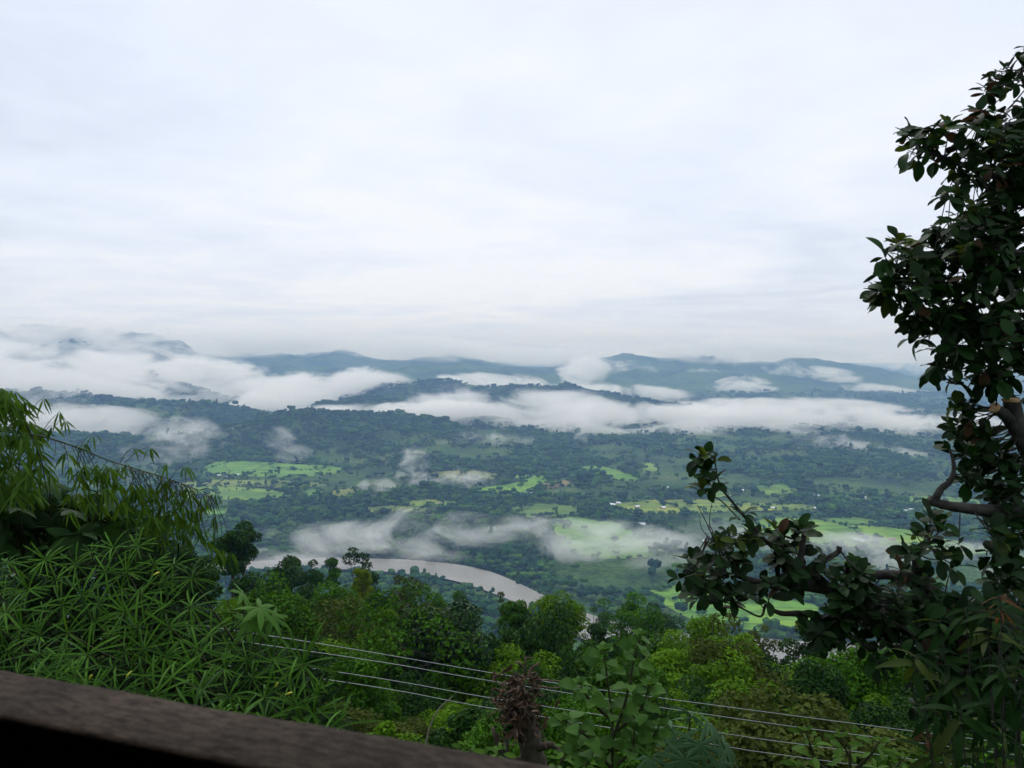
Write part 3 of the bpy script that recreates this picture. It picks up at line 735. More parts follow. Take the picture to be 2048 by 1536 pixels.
# cloud lying on the far ridge
fog(480, 686, 5000, 310, 24, 500, 3.5, 'low white cloud covering the far left ridge', 0, seed=10, freq=1 / 200.)
fog(820, 698, 5100, 230, 22, 500, 3.5, 'low white cloud left of the middle on the far ridge', 2, seed=10, freq=1 / 200.)
fog(1080, 712, 4900, 150, 17, 500, 3.5, 'low white cloud sunk into the saddle of the far ridge', 0, seed=10, freq=1 / 200.)
fog(1480, 702, 4850, 200, 24, 400, 3.5, 'low white cloud resting on the far right ridge', 0, seed=11, freq=1 / 200.)
fog(1860, 725, 5000, 240, 22, 400, 3.0, 'low white cloud above the right hills', 6, seed=11, freq=1 / 200.)
fog(1650, 752, 4300, 70, 15, 200, 1.6, 'small cloud scrap on the right mountain', 5, seed=12, freq=1 / 70.)
fog(1800, 790, 3850, 130, 14, 200, 2.0, 'torn fog strip between the right hills', 8, seed=12, freq=1 / 70.)
fog(1480, 772, 3900, 70, 20, 200, 2.0, 'small fog heap under the right mountain', 0, seed=12, freq=1 / 70.)
# thin mist low over the valley
W = dict(amp=2.6, soft=.9, stretch=3.0)
fog(720, 1090, 900, 310, 40, 70, 2.3, 'thin grey mist drifting over the river', -2, seed=13, freq=1 / 32., **W)
fog(930, 1052, 985, 210, 28, 60, 1.1, 'faint mist on the woods beyond the river', 3, seed=13, freq=1 / 32., **W)
fog(1240, 1092, 900, 240, 40, 70, 1.9, 'pale mist streak lying on the middle fields', 9, seed=14, freq=1 / 32., **W)
fog(1660, 1105, 880, 180, 34, 70, 1.9, 'pale mist low over the right fields', 2, seed=14, freq=1 / 32., **W)
fog(1390, 1070, 960, 120, 34, 60, 1.5, 'small mist puff beside the yellow field', 0, seed=15, freq=1 / 32., **W)
fog(2000, 1125, 860, 140, 34, 60, 1.4, 'mist strip behind the right hand trunk', 4, seed=15, freq=1 / 32., **W)
V = dict(amp=3.2, soft=1.0, stretch=1.5)
fog(825, 940, 1400, 34, 46, 45, 1.5, 'upright mist puff over the valley woods', 8, seed=16, freq=1 / 26., **V)
fog(845, 972, 1380, 40, 24, 45, 1.2, 'mist rag under the upright puff', -10, seed=21, freq=1 / 26., **V)
fog(750, 985, 1300, 60, 26, 50, 1.3, 'small slanted mist puff in the valley woods', -25, seed=16, freq=1 / 26., **V)
fog(930, 965, 1350, 64, 24, 50, 1.2, 'small mist puff left of the bright field', 0, seed=17, freq=1 / 26., **V)
fog(1160, 890, 1900, 16, 40, 40, 1.3, 'thin upright mist wisp below the main bank', 10, seed=23, freq=1 / 26., **V)
fog(1000, 890, 1900, 110, 22, 70, 1.2, 'ragged lower edge of mist on the middle slope', 6, seed=24, freq=1 / 30., **V)
fog(1690, 905, 1850, 120, 30, 70, 1.6, 'ragged mist under the right bank', 14, seed=25, freq=1 / 32., **V)
fog(1600, 980, 1450, 90, 16, 50, 1.0, 'faint mist rag over the right hamlets', 4, seed=26, freq=1 / 26., **V)
fog(420, 880, 1750, 150, 24, 90, 1.5, 'mist streak along the foot of the left slope', 6, seed=27, freq=1 / 34., **V)
fog(690, 842, 2080, 170, 14, 80, 2.6, 'thin mist line behind the wooded hill crest', -2, seed=28, freq=1 / 34., **V)
fog(1250, 742, 4400, 90, 18, 150, 1.5, 'mist rag on the face of the far mountain', 10, seed=29, freq=1 / 60., **V)
fog(1420, 752, 4300, 60, 12, 150, 1.3, 'small mist rag high on the far right mountain', 5, seed=30, freq=1 / 60., **V)
fog(1560, 735, 4500, 50, 18, 150, 1.6, 'mist rag spilling over the far right crest', 20, seed=31, freq=1 / 60., **V)
fog(1700, 955, 1600, 100, 24, 80, 1.1, 'faint mist on the right forest slope', 10, seed=17, freq=1 / 38., **W)
fog(1825, 930, 1750, 80, 30, 90, 1.6, 'fog tongue hanging down the right slope', 10, seed=18, freq=1 / 45., amp=2.2, soft=.7)
fog(900, 880, 1850, 140, 16, 90, .7, 'faint mist streak on the wooded hill face', 3, seed=19, freq=1 / 40., **W)
# ------------------------------------------------------------------ air
def vol_mat(name): 
    m, N, L, out = new_mat(name); return m, N, L, out
m, N, L, out = new_mat('haze_air')
pv = N.new('ShaderNodeVolumePrincipled')
pv.inputs['Color'].default_value = (0.36, 0.56, 1.0, 1)
pv.inputs['Absorption Color'].default_value = (0.75, 0.75, 0.75, 1)
pv.inputs['Density'].default_value = 1.8e-4
pv.inputs['Anisotropy'].default_value = 0.1
L.new(pv.outputs[0], out.inputs['Volume'])
zlo = float(verts[:, 2].min()) - 1.0; ztop = max(float(verts[:, 2].max()), ZC + 8, max(o_.location.z + 1.04 * o_.scale.z + .1 * o_.scale.x * abs(math.sin(o_.rotation_euler.y)) for o_ in COL.objects if o_.name.startswith('fog_bank'))) + 6.0
hz = Shape(); hz.box((0, 0, (zlo + ztop) / 2), (25400, 25400, ztop - zlo))
haze = link('haze', hz.mesh('haze'), m); tag(haze, 'pale blue haze filling the valley air', None, None, 'stuff')
# ------------------------------------------------------------------ trees and shrubs on our own hillside
def quads_leaves(C, Nrm, size, asp=0.5, droop=0.0, seed=0):
    """folded diamond leaves at centres C facing Nrm -> verts, faces"""
    r = np.random.default_rng(seed); n = len(C)
    Nrm = Nrm / (np.linalg.norm(Nrm, axis=1, keepdims=True) + 1e-9)
    t = r.normal(size=(n, 3)); t[:, 2] -= droop; t -= Nrm * np.sum(t * Nrm, 1, keepdims=True); t /= np.linalg.norm(t, axis=1, keepdims=True) + 1e-9
    b = np.cross(Nrm, t); s = (size * r.uniform(.7, 1.3, n))[:, None]
    v0 = C - t * s * .5; v2 = C + t * s * .5 - Nrm * s * .12
    v1 = C + b * s * asp * .5 + Nrm * s * .08; v3 = C - b * s * asp * .5 + Nrm * s * .08
    V = np.stack([v0, v1, v2, v3], 1).reshape(-1, 3)
    k = np.arange(n)[:, None] * 4
    Fc = np.concatenate([k + [0, 1, 2], k + [0, 2, 3]], 1).reshape(-1, 3)
    return V, Fc
def crown_mesh(name, w, h, seed, leaf=.3, n=6000, lobes=34, shape='round', asp=.55, droop=.2, rough=1.0, z0=0.0):
    """crown of leaf clumps: w = width, h = crown height, base at z0"""
    r = np.random.default_rng(seed)
    C, S = [], []
    # a few sub-crowns of unlike size give an uneven outline
    nsub = 1 if shape in ('cone', 'column') else 5
    sub = [(np.zeros(3), 1.0)] if nsub == 1 else [(r.uniform(-.5, .5, 3) * [1, 1, .9] + [0, 0, .1], r.uniform(.45, .72)) for _ in range(nsub)]
    while len(C) < lobes:
        d = r.normal(size=3); d /= np.linalg.norm(d); rr = r.uniform(.35, 1.0) ** .6
        sc_, ss_ = sub[len(C) % nsub]; q = d * rr * ss_ + sc_
        if shape == 'cone': k = 1 - .62 * (q[2] * .5 + .5)
        elif shape == 'umbrella': k = 1.0 if q[2] > -.2 else .6
        else: k = 1.0
        C.append((q[0] * w * .42 * k, q[1] * w * .42 * k, z0 + h * (.5 + q[2] * .42))); S.append(r.uniform(.11, .27) * min(w, h * 1.1) * .8 * rough)
    C = np.array(C); S = np.array(S)
    top_ = (C[:, 2] + S * .8).max(); C[:, 2] = z0 + (C[:, 2] - z0) * (h - S.max() * .3) / max(top_ - z0 - S.max() * .3, .1)
    ext = (np.abs(C[:, :2]) + S[:, None]).max(); C[:, :2] *= w * .5 / ext * 1.04
    wts = S ** 2; wts /= wts.sum(); pick = r.choice(len(C), n, p=wts)
    d = r.normal(size=(n, 3)); d /= np.linalg.norm(d, axis=1, keepdims=True)
    d[:, 2] = np.where((d[:, 2] < -.3) & (r.random(n) < .5), -d[:, 2], d[:, 2])
    rr = 1 - np.abs(r.normal(0, .16, n)) + .06 * r.normal(size=n)
    sq = np.array([1, 1, .8])
    Pt = C[pick] + d * (S[pick] * rr)[:, None] * sq
    Nn = d * .7 + r.normal(size=(n, 3)) * .45 + np.array([0, 0, .45])
    V, Fc = quads_leaves(Pt, Nn, np.full(n, leaf), asp, droop, seed)
    lt = r.uniform(.25, .75, len(C))[pick] * .55 + r.uniform(0, .5, n)
    return mesh_np(name, V, Fc, tint=np.repeat(np.clip(lt, 0, 1), 2)), C, S
def trunk_shape(hgt, crown_z, C, seed, rad=.18):
    r = random.Random(seed); t = Shape()
    top = np.array([r.uniform(-.1, .1) * hgt * .2, r.uniform(-.1, .1) * hgt * .2, crown_z + (hgt - crown_z) * .55])
    p = spline([(0, 0, -.6), (r.uniform(-.15, .15), r.uniform(-.15, .15), crown_z * .5), top], 9)
    t.tube(p, [rad, rad * .8, rad * .35], 7, lump=.15)
    for k in r.sample(range(len(C)), min(9, len(C))):
        s_ = p[r.randint(4, len(p) - 1)]; e_ = C[k]
        mid = (s_ + e_) / 2 + np.array([0, 0, -.06 * np.linalg.norm(e_ - s_)])
        t.tube(spline([s_, mid, e_], 7), [rad * .35, rad * .2, rad * .06], 5)
    return t
G = {
    'dark':   leaf_mat('foliage_dark', (.005, .018, .004), (.030, .090, .010), .5, .15, .35, .6),
    'mid':    leaf_mat('foliage_mid', (.010, .032, .004), (.060, .175, .006), .5, .2, .3, .6),
    'bright': leaf_mat('foliage_bright', (.022, .062, .004), (.120, .260, .007), .5, .22, .3, .6),
    'olive':  leaf_mat('foliage_olive', (.018, .032, .006), (.090, .120, .022), .55, .2, .25, .6),
    'glossy': leaf_mat('foliage_glossy', (.004, .014, .005), (.026, .070, .020), .34, .1, .7, .6),
    'yellow': leaf_mat('foliage_yellow', (.045, .085, .006), (.165, .245, .014), .5, .25, .3, .6),
}
M_BARK = bark_mat('bark_brown', (.030, .024, .018), (.10, .08, .06), 6.0)
ANCH = []
def tree(name, label, px, top, width, d, mat, leaf=.3, n=6000, lobes=34, shape='round', base=None, asp=.55, droop=.2, rough=1.0, cat='tree', group='trees on the near hillside', crown_frac=.95, hmin=None):
    """tree whose top stands at picture point (px, top) at distance d; width in picture units"""
    tp = at(px, top, d); gz = h1(tp[0], d); hgt = tp[2] - gz; w = width / F * d
    if base is not None: ch = min(hgt * .97, (base - top) / F * d)
    else: ch = hgt * crown_frac
    ch = max(ch, .4 * w); cz = max(hgt - ch, .05)
    seed = int(px * 7 + top); ANCH.append((px, label))
    e = empty(name, (tp[0], d, gz), label, cat, group); e.rotation_euler = (0, 0, random.uniform(-.6, .6))
    me_, C, S = crown_mesh('crown', w, ch, seed, leaf, n, lobes, shape, asp, droop, rough, cz)
    link('crown', me_, G[mat], e)
    link('trunk', trunk_shape(hgt, cz, C, seed, max(.05, .022 * hgt)).mesh('trunk', True), M_BARK, e)
    return e
#     name           label                                                                     px   top  width  d   mat     leaf  n  lobes shape
tree('broadleaf_tree', 'tall dark tree standing alone above the shrub, left of the river', 465, 1046, 100, 62, 'dark', .26, 8000, 40, 'round', 1190)
tree('broadleaf_tree', 'dark round tree left of the river beside the tall lone tree', 545, 1122, 130, 70, 'dark', .28, 7000, 40)
tree('broadleaf_tree', 'dark tree with jagged top before the left river bend', 608, 1112, 92, 78, 'dark', .30, 6000, 34)
tree('broadleaf_tree', 'dark spreading tree whose top crosses the river near its bend', 725, 1094, 100, 85, 'dark', .30, 7000, 36)
tree('broadleaf_tree', 'small dark tree left of the spreading tree at the river', 668, 1116, 62, 84, 'mid', .28, 4500, 26, 'cone')
tree('columnar_tree', 'narrow yellow topped columnar tree below the spreading tree', 722, 1136, 58, 62, 'yellow', .22, 5000, 30, 'column', 1225)
tree('broadleaf_tree', 'wide rounded green tree in front of the left river trees', 660, 1162, 150, 52, 'mid', .22, 11000, 56, 'round')
tree('broadleaf_tree', 'olive brown tree right of the columnar tree below the river', 800, 1146, 118, 66, 'olive', .26, 7000, 40)
tree('broadleaf_tree', 'low green tree right of the olive tree below the river', 872, 1168, 96, 72, 'mid', .26, 6000, 34)
tree('leafy_shrub', 'light green shrub between the wide tree and the dark glossy tree', 772, 1215, 100, 42, 'bright', .2, 6000, 34, cat='shrub')
tree('glossy_tree', 'large domed dark glossy tree in the middle behind the wires', 868, 1204, 226, 30, 'glossy', .20, 15000, 70, 'round', 1470, asp=.62)
tree('broadleaf_tree', 'small green tree above the grass gap', 950, 1212, 80, 85, 'mid', .24, 5000, 30)
tree('slender_tree', 'thin grey green sapling tree against the river', 1018, 1184, 52, 100, 'olive', .28, 1500, 18, rough=.8)
tree('ivy_tree', 'upright ivy clad tree left of the grass gap edge', 1032, 1196, 76, 52, 'mid', .2, 8000, 44, 'column', 1310)
tree('ivy_tree', 'broad ivy clad tree with squared top in the middle', 1112, 1184, 130, 50, 'bright', .2, 12000, 60, 'column', 1320)
tree('broadleaf_tree', 'rounded green tree right of the broad ivy clad tree', 1262, 1182, 122, 66, 'mid', .25, 8000, 44)
tree('leafy_shrub', 'dull green bush between the ivy clad tree and the rounded tree', 1195, 1245, 90, 48, 'dark', .2, 5000, 30, cat='shrub')
tree('broadleaf_tree', 'bright green tree behind the wide bright canopy', 1405, 1215, 170, 46, 'bright', .2, 10000, 50)
tree('spreading_tree', 'wide bright green canopy at right of middle, nearest and largest', 1400, 1275, 330, 30, 'bright', .17, 22000, 90, 'umbrella', 1480)
tree('spreading_tree', 'lower bright green crown left of the wide bright canopy', 1265, 1305, 190, 27, 'mid', .16, 11000, 54)
tree('spreading_tree', 'yellow green crown hanging below the wide bright canopy', 1490, 1375, 210, 24, 'bright', .16, 12000, 54)
tree('brown_tree', 'small russet brown tree in front of the right river reach', 1526, 1250, 88, 56, 'olive', .2, 3000, 26, rough=.85)
tree('broadleaf_tree', 'dark tree right of the small russet tree', 1625, 1255, 120, 44, 'dark', .2, 8000, 40)
tree('broadleaf_tree', 'fresh green tree in front of the right river reach', 1740, 1285, 260, 26, 'mid', .16, 17000, 76, 'round', 1500)
tree('broadleaf_tree', 'dark green tree below the fresh green tree at right', 1640, 1330, 170, 24, 'dark', .15, 10000, 48)
tree('broadleaf_tree', 'shadowed tree in the lower right behind the dark leaves', 1900, 1370, 240, 20, 'dark', .14, 12000, 54)
tree('leafy_shrub', 'pale green shrub hanging left of the dark glossy tree', 705, 1305, 150, 24, 'mid', .14, 9000, 46, cat='shrub')
tree('leafy_shrub', 'small bright bush at the foot of the rail', 770, 1440, 110, 9, 'bright', .07, 6000, 34, cat='shrub')
tree('leafy_shrub', 'dark bush under the wires left of the brush heap', 620, 1290, 110, 30, 'dark', .15, 6000, 36, cat='shrub')
tree('leafy_shrub', 'low dark bush between the brush heap and the glossy tree', 930, 1420, 150, 15, 'dark', .1, 8000, 44, cat='shrub')
tree('leafy_shrub', 'green bush under the sapling at the bottom middle', 1180, 1410, 200, 15, 'mid', .1, 9000, 44, cat='shrub')
tree('leafy_shrub', 'dark bush at the bottom right of middle below the wires', 1560, 1440, 240, 17, 'dark', .1, 10000, 48, cat='shrub')
tree('leafy_shrub', 'broad dark bush in the bottom right corner', 1850, 1440, 320, 15, 'dark', .11, 12000, 60, cat='shrub')
tree('broadleaf_tree', 'dark tree behind the bamboo and above the shrub', 290, 1000, 190, 26, 'dark', .15, 12000, 60)
tree('broadleaf_tree', 'shadowed green tree between bamboo and lone dark tree', 385, 1085, 120, 30, 'dark', .16, 7000, 40)
tree('broadleaf_tree', 'dark crown just under the lone tall tree at left', 500, 1150, 110, 50, 'dark', .22, 7000, 40)
tree('broadleaf_tree', 'green crown between the wide rounded tree and the river trees', 590, 1172, 110, 60, 'dark', .24, 7000, 40)
tree('broadleaf_tree', 'deep green crown right of the wide rounded tree', 745, 1180, 90, 56, 'dark', .22, 6000, 36)
tree('broadleaf_tree', 'green crown at the left shoulder of the dark glossy tree', 700, 1250, 150, 38, 'mid', .19, 9000, 46)
tree('broadleaf_tree', 'small crown below the near bank at the river bend', 915, 1180, 80, 82, 'mid', .28, 5000, 30)
tree('broadleaf_tree', 'dark crown between grass gap and ivy clad trees', 1065, 1240, 80, 46, 'dark', .18, 5500, 34)
tree('broadleaf_tree', 'green crown under the rounded tree right of the ivy tree', 1300, 1225, 130, 52, 'mid', .21, 8000, 44)
tree('broadleaf_tree', 'bright crown between the bright tree and the russet tree', 1470, 1262, 130, 40, 'bright', .19, 8000, 44)
tree('broadleaf_tree', 'dark crown in the hollow left of the grass gap', 620, 1235, 120, 44, 'dark', .2, 7000, 40)
tree('broadleaf_tree', 'hazy green tree on the lower bank right of the ivy tree', 1200, 1195, 90, 120, 'mid', .34, 5000, 30)
tree('broadleaf_tree', 'hazy dark tree on the lower bank behind the bright tree', 1340, 1205, 100, 110, 'dark', .32, 5000, 30)
# understorey filling the slope between the trees
NAMED = list(ANCH); BSEEN = {}
for k in range(40):
    d = float(np.exp(rng.uniform(math.log(26), math.log(190)))); px = rng.uniform(380, 1900)
    if 930 < px < 1040 and d < 95: continue
    x_ = (px - 1024) / F * d; gz = h1(x_, d); hh_ = rng.uniform(1.8, 4.5) * (1 + d / 140)
    row = float(to_px([[x_, d, gz + hh_]])[0, 1]); mt = str(rng.choice(['dark', 'mid', 'mid', 'olive', 'bright']))
    an_ = min(NAMED, key=lambda q: abs(q[0] - px)); w_ = ' '.join(an_[1].split()[:4])
    lab = f"{dict(dark='dark', mid='green', olive='olive', bright='bright green')[mt]} undergrowth bush just {'left' if px < an_[0] else 'right'} of the {w_}"
    tree('hillside_bush', lab, px, row, rng.uniform(2.5, 5.5) * F / d * (1 + d / 200), d, mt, .12 + d * .0022, 3500, 26, cat='bush', group='undergrowth bushes of the near hillside', crown_frac=.93)

# undergrowth mass over the whole slope, instanced leafy clumps
UG = []
for k, (mt, sd) in enumerate((('dark', 91), ('mid', 92), ('mid', 93), ('olive', 94), ('bright', 95))):
    me_, _, _ = crown_mesh('undergrowth_clump', 2.0, 1.35, sd, .075, 5200, 30, 'round', .55, .2, 1.0, -.15); me_.materials.append(G[mt]); UG.append(me_)
ug = []
for y0, y1, sp in ((12.6, 30, 1.7), (30, 80, 3.0), (80, 200, 5.5), (200, 420, 9.0)):
    gx, gy = np.meshgrid(np.arange(-.8 * y1, .8 * y1, sp), np.arange(y0, y1, sp)); gx = gx.ravel() + rng.uniform(-.6, .6, gx.size) * sp; gy = gy.ravel() + rng.uniform(-.6, .6, gy.size) * sp
    k = (np.abs(gx) < .76 * gy + 3) & (rng.random(len(gx)) < .88); gx, gy = gx[k], gy[k]
    pxs = 1024 + gx / gy * F; k = ~((pxs > 940) & (pxs < 1032) & (gy > 17) & (gy < 78)); gx, gy = gx[k], gy[k]
    ug.append(np.stack([gx, gy, sp * rng.uniform(.42, .95, len(gx))], 1))
ug = np.concatenate(ug); n_ = len(ug)
pm = bpy.data.meshes.new('undergrowth'); pm.vertices.add(n_)
pm.vertices.foreach_set('co', np.stack([ug[:, 0], ug[:, 1], height(ug[:, 0], ug[:, 1])], 1).astype(np.float32).ravel())
def put(nm, ty, field, val): q = pm.attributes.new(nm, ty, 'POINT'); q.data.foreach_set(field, np.ascontiguousarray(val).ravel())
put('scl', 'FLOAT_VECTOR', 'vector', (ug[:, 2:3] * rng.uniform(.8, 1.3, (n_, 3))).astype(np.float32))
yv = np.zeros((n_, 3), np.float32); yv[:, 2] = rng.uniform(0, 6.28, n_); put('yaw', 'FLOAT_VECTOR', 'vector', yv)
put('pick', 'INT', 'value', rng.choice(5, n_, p=[.3, .25, .2, .12, .13]).astype(np.int32))
undergrowth = link('undergrowth', pm); tag(undergrowth, 'tangled green undergrowth covering the near hillside', 'undergrowth', None, 'stuff')
undergrowth.modifiers.new('clumps', 'NODES').node_group = pick_group('undergrowth_clumps', UG)

# grass of the gap and the near slope
gp = []
for d, px0, px1, k in ((58, 900, 1120, 5200), (40, 820, 1160, 5200), (14, 650, 1300, 5200), (8, 500, 1500, 5000)):
    px = rng.uniform(px0, px1, k); dd = d * rng.uniform(.62, 1.45, k); gp.append(np.stack([(px - 1024) / F * dd, dd], 1))
gp = np.concatenate(gp); gz = height(gp[:, 0], gp[:, 1]); n_ = len(gp)
hb = (.22 + gp[:, 1] * .006) * rng.uniform(.6, 1.4, n_); wb = .010 + gp[:, 1] * .0009; an = rng.uniform(0, 6.28, n_)
ca, sa = np.cos(an), np.sin(an); lean = hb * rng.uniform(.1, .7, n_)
b0 = np.stack([gp[:, 0] - ca * wb, gp[:, 1] - sa * wb, gz], 1); b1 = np.stack([gp[:, 0] + ca * wb, gp[:, 1] + sa * wb, gz], 1)
b2 = np.stack([gp[:, 0] - sa * lean, gp[:, 1] + ca * lean, gz + hb], 1)
V = np.stack([b0, b1, b2], 1).reshape(-1, 3)
grass = link('grass', mesh_np('grass', V, np.arange(n_ * 3).reshape(-1, 3), tint=rng.uniform(.2, 1, n_)), leaf_mat('grass_blade', (.05, .14, .008), (.13, .30, .018), .5, .35, .3, .3))
tag(grass, 'bright green grass in the gap between the trees', 'grass', None, 'stuff')
# ------------------------------------------------------------------ veranda we look out from, with its rail
M_WOOD, N, L, out = new_mat('weathered_wood')
tc_ = N.new('ShaderNodeTexCoord'); mpn = N.new('ShaderNodeMapping'); mpn.inputs['Scale'].default_value = (55, 170, 170); L.new(tc_.outputs['Object'], mpn.inputs['Vector'])
n_a = N.new('ShaderNodeTexNoise'); n_a.inputs['Scale'].default_value = 1.0; n_a.inputs['Detail'].default_value = 9; n_a.inputs['Roughness'].default_value = .72; L.new(mpn.outputs[0], n_a.inputs['Vector'])
n_b = N.new('ShaderNodeTexNoise'); n_b.inputs['Scale'].default_value = 7.0; n_b.inputs['Detail'].default_value = 6; L.new(tc_.outputs['Object'], n_b.inputs['Vector'])
r = N.new('ShaderNodeValToRGB'); L.new(n_a.outputs['Fac'], r.inputs[0]); r.color_ramp.elements[0].position = .38; r.color_ramp.elements[0].color = (.032, .024, .019, 1); r.color_ramp.elements[1].position = .64; r.color_ramp.elements[1].color = (.125, .098, .078, 1)
r2 = N.new('ShaderNodeValToRGB'); L.new(n_b.outputs['Fac'], r2.inputs[0]); r2.color_ramp.elements[0].position = .35; r2.color_ramp.elements[0].color = (.6, .62, .6, 1); r2.color_ramp.elements[1].position = .65; r2.color_ramp.elements[1].color = (1.1, 1.05, 1, 1)
mx = N.new('ShaderNodeMix'); mx.data_type = 'RGBA'; mx.blend_type = 'MULTIPLY'; mx.inputs['Factor'].default_value = 1; L.new(r.outputs[0], mx.inputs['A']); L.new(r2.outputs[0], mx.inputs['B'])
p = N.new('ShaderNodeBsdfPrincipled'); p.inputs['Roughness'].default_value = .85; p.inputs['Specular IOR Level'].default_value = .15; L.new(mx.outputs['Result'], p.inputs['Base Color'])
bp = N.new('ShaderNodeBump'); bp.inputs['Strength'].default_value = .5; bp.inputs['Distance'].default_value = .002; L.new(n_a.outputs['Fac'], bp.inputs['Height']); L.new(bp.outputs[0], p.inputs['Normal']); L.new(p.outputs[0], out.inputs[0])
M_DARKWOOD = plain_mat('dark_veranda_wood', (.06, .045, .035), .8, .2)
RDROP = .33
o0 = np.array([-.52, .78]); o1 = np.array([-.01, .612]); rd = (o1 - o0) / np.linalg.norm(o1 - o0); rn = np.array([rd[1], -rd[0]]); rn = rn if rn[1] < 0 else -rn   # rn points back to us
yaw = math.atan2(rd[1], rd[0]); mid = o0 + rd * .55 + rn * .04
rail = empty('handrail', (mid[0], mid[1], ZC - RDROP - .05), 'weathered brown wooden handrail crossing the lower left corner', 'handrail'); rail.rotation_euler = (0, 0, yaw)
prof = []                      # rounded rail section
for cy_, cz_, a0 in ((.034, .044, 0), (-.034, .044, 90), (-.036, .004, 180), (.036, .004, 270)):
    rr_ = .006 if cz_ > .02 else .004
    for a_ in (0, 30, 60, 90): prof.append((cy_ + rr_ * math.cos(math.radians(a0 + a_)), cz_ + rr_ * math.sin(math.radians(a0 + a_))))
q = Shape(); xs_ = np.linspace(-1.8, 1.8, 240); np_ = len(prof); V = []
for x_ in xs_:
    for y_, z_ in prof:
        nn = mnoise.noise(Vector((x_ * 7, y_ * 40, z_ * 40))); n2_ = mnoise.noise(Vector((x_ * 40, y_ * 60, z_ * 60 + 5)))
        V.append((x_, y_ + .0012 * nn + .0004 * n2_, z_ + .0014 * nn + .0006 * n2_))
Fc = [[i_ * np_ + k, (i_ + 1) * np_ + k, (i_ + 1) * np_ + (k + 1) % np_, i_ * np_ + (k + 1) % np_] for i_ in range(len(xs_) - 1) for k in range(np_)]
q.add(V, Fc); q.f += [list(range(np_)), [(len(xs_) - 1) * np_ + k for k in range(np_)][::-1]]; q.t += [.5, .5]
me_ = q.mesh('rail_top', True); bm = bmesh.new(); bm.from_mesh(me_); bmesh.ops.recalc_face_normals(bm, faces=bm.faces); bm.to_mesh(me_); bm.free()
link('rail_top', me_, M_WOOD, rail)
for x_ in (-1.72, -.6, .6, 1.72):
    q = Shape(); q.box((0, 0, -.5), (.07, .05, .998)); o = link('post', q.mesh('rail_post'), M_DARKWOOD, rail); o.location = (x_, 0, 0)
for k in range(6):
    q = Shape(); q.box((0, 0, -.16 * k - .09), (3.44, .018, .15)); o = link('board', q.mesh('rail_board'), M_DARKWOOD, rail); o.location = (0, .035, 0)
RV = np.array(Matrix.Rotation(yaw, 3, 'Z'))
def room(name, c, sz):
    q = Shape(); q.box((0, 0, 0), sz); o = link(name, q.mesh(name), M_DARKWOOD)
    o.location = Vector((mid[0], mid[1], ZC)) + Vector(RV @ np.array(c)); o.rotation_euler = (0, 0, yaw); tag(o, None, None, None, 'structure')
room('veranda_floor', (0, -1.25, -1.45), (3.7, 2.7, .1))
room('veranda_back_wall', (0, -2.58, -.2), (3.6, .08, 2.38))
room('veranda_side_wall', (-1.86, -1.25, -.2), (.08, 2.7, 2.38)); room('veranda_side_wall', (1.86, -1.25, -.2), (.08, 2.7, 2.38))
room('veranda_roof', (0, -1.1, 1.05), (4.2, 3.3, .08))

# ------------------------------------------------------------------ leaf blades
def blade(length, width, nl=6, fold=.25, curl=.3, shape='ob', wave=0.0, seed=0):
    """one leaf along +X, facing +Z: (nl+1) x 3 vertices"""
    r = random.Random(seed); V = []
    for i_ in range(nl + 1):
        t = i_ / nl
        if shape == 'ob': w = math.sin(math.pi * min(1, t ** .85 * .97 + .015)) ** .75 * (.55 + .55 * t)
        elif shape == 'obv': w = max(math.sin(math.pi * min(1.0, .02 + .96 * t ** 1.25)), 0) ** .62
        elif shape == 'lance': w = math.sin(math.pi * (t ** .8)) ** .9 if t < 1 else 0
        elif shape == 'strap': w = min(1, 6 * t + .15, (1 - t) * 5 + .05)
        elif shape == 'heart': w = (min(1, ((t + .02) / .3) ** .5) if t < .28 else (1 - ((t - .28) / .72) ** 2.0))
        else: w = math.sin(math.pi * t)
        w = max(w, .03) * width * .5
        x = length * t; z = -curl * length * t * t
        wv = wave * math.sin(t * 9 + seed) * width
        V += [(x, -w, z + fold * w + wv), (x, 0, z), (x, w, z + fold * w - wv)]
    Fc = []
    for i_ in range(nl):
        a = i_ * 3
        Fc += [[a, a + 3, a + 4, a + 1], [a + 1, a + 4, a + 5, a + 2]]
    return np.array(V), Fc
def frame(d, up=(0, 0, 1), roll=0.0):
    """rotation whose X runs along d and Z is turned towards up"""
    x = np.asarray(d, float); x = x / (np.linalg.norm(x) + 1e-9); u = np.asarray(up, float)
    y = np.cross(u, x); nn = np.linalg.norm(y)
    y = y / nn if nn > 1e-4 else np.array([0, 1., 0]); z = np.cross(x, y)
    c, s = math.cos(roll), math.sin(roll); y2 = c * y + s * z; z2 = -s * y + c * z
    return np.stack([x, y2, z2], 1)
def mat4(R, loc, s=1.0):
    M_ = Matrix([[*(R[i_] * s), loc[i_]] for i_ in range(3)] + [[0, 0, 0, 1]]); return M_

# ------------------------------------------------------------------ narrow-leaved shrub by the rail
G_NARROW = leaf_mat('narrow_leaf', (.006, .030, .005), (.080, .210, .018), .5, .2, .45, 2.0)
M_STEM = bark_mat('green_stem', (.03, .035, .015), (.07, .075, .03), 20)
def whorl(seed, L_=.15, n=17):
    r = random.Random(seed); s = Shape(); dr_ = r.choice([-.35, -.1, 0, .15, .4])
    for k in range(n):
        az = k * 2.39996 + r.uniform(-.2, .2); elv = r.uniform(-.3, .55) + dr_
        d = (math.cos(az) * math.cos(elv), math.sin(az) * math.cos(elv), math.sin(elv))
        V, Fc = blade(L_ * r.uniform(.75, 1.15),  .0062 * r.uniform(.8, 1.2), 5, .3, r.uniform(.15, .75), 'strap')
        s.add(V @ frame(d).T + np.array([0, 0, -.012 * (k / n)]), Fc, min(1, max(0, r.gauss(.5, .18) + .1 * elv)))
    return s
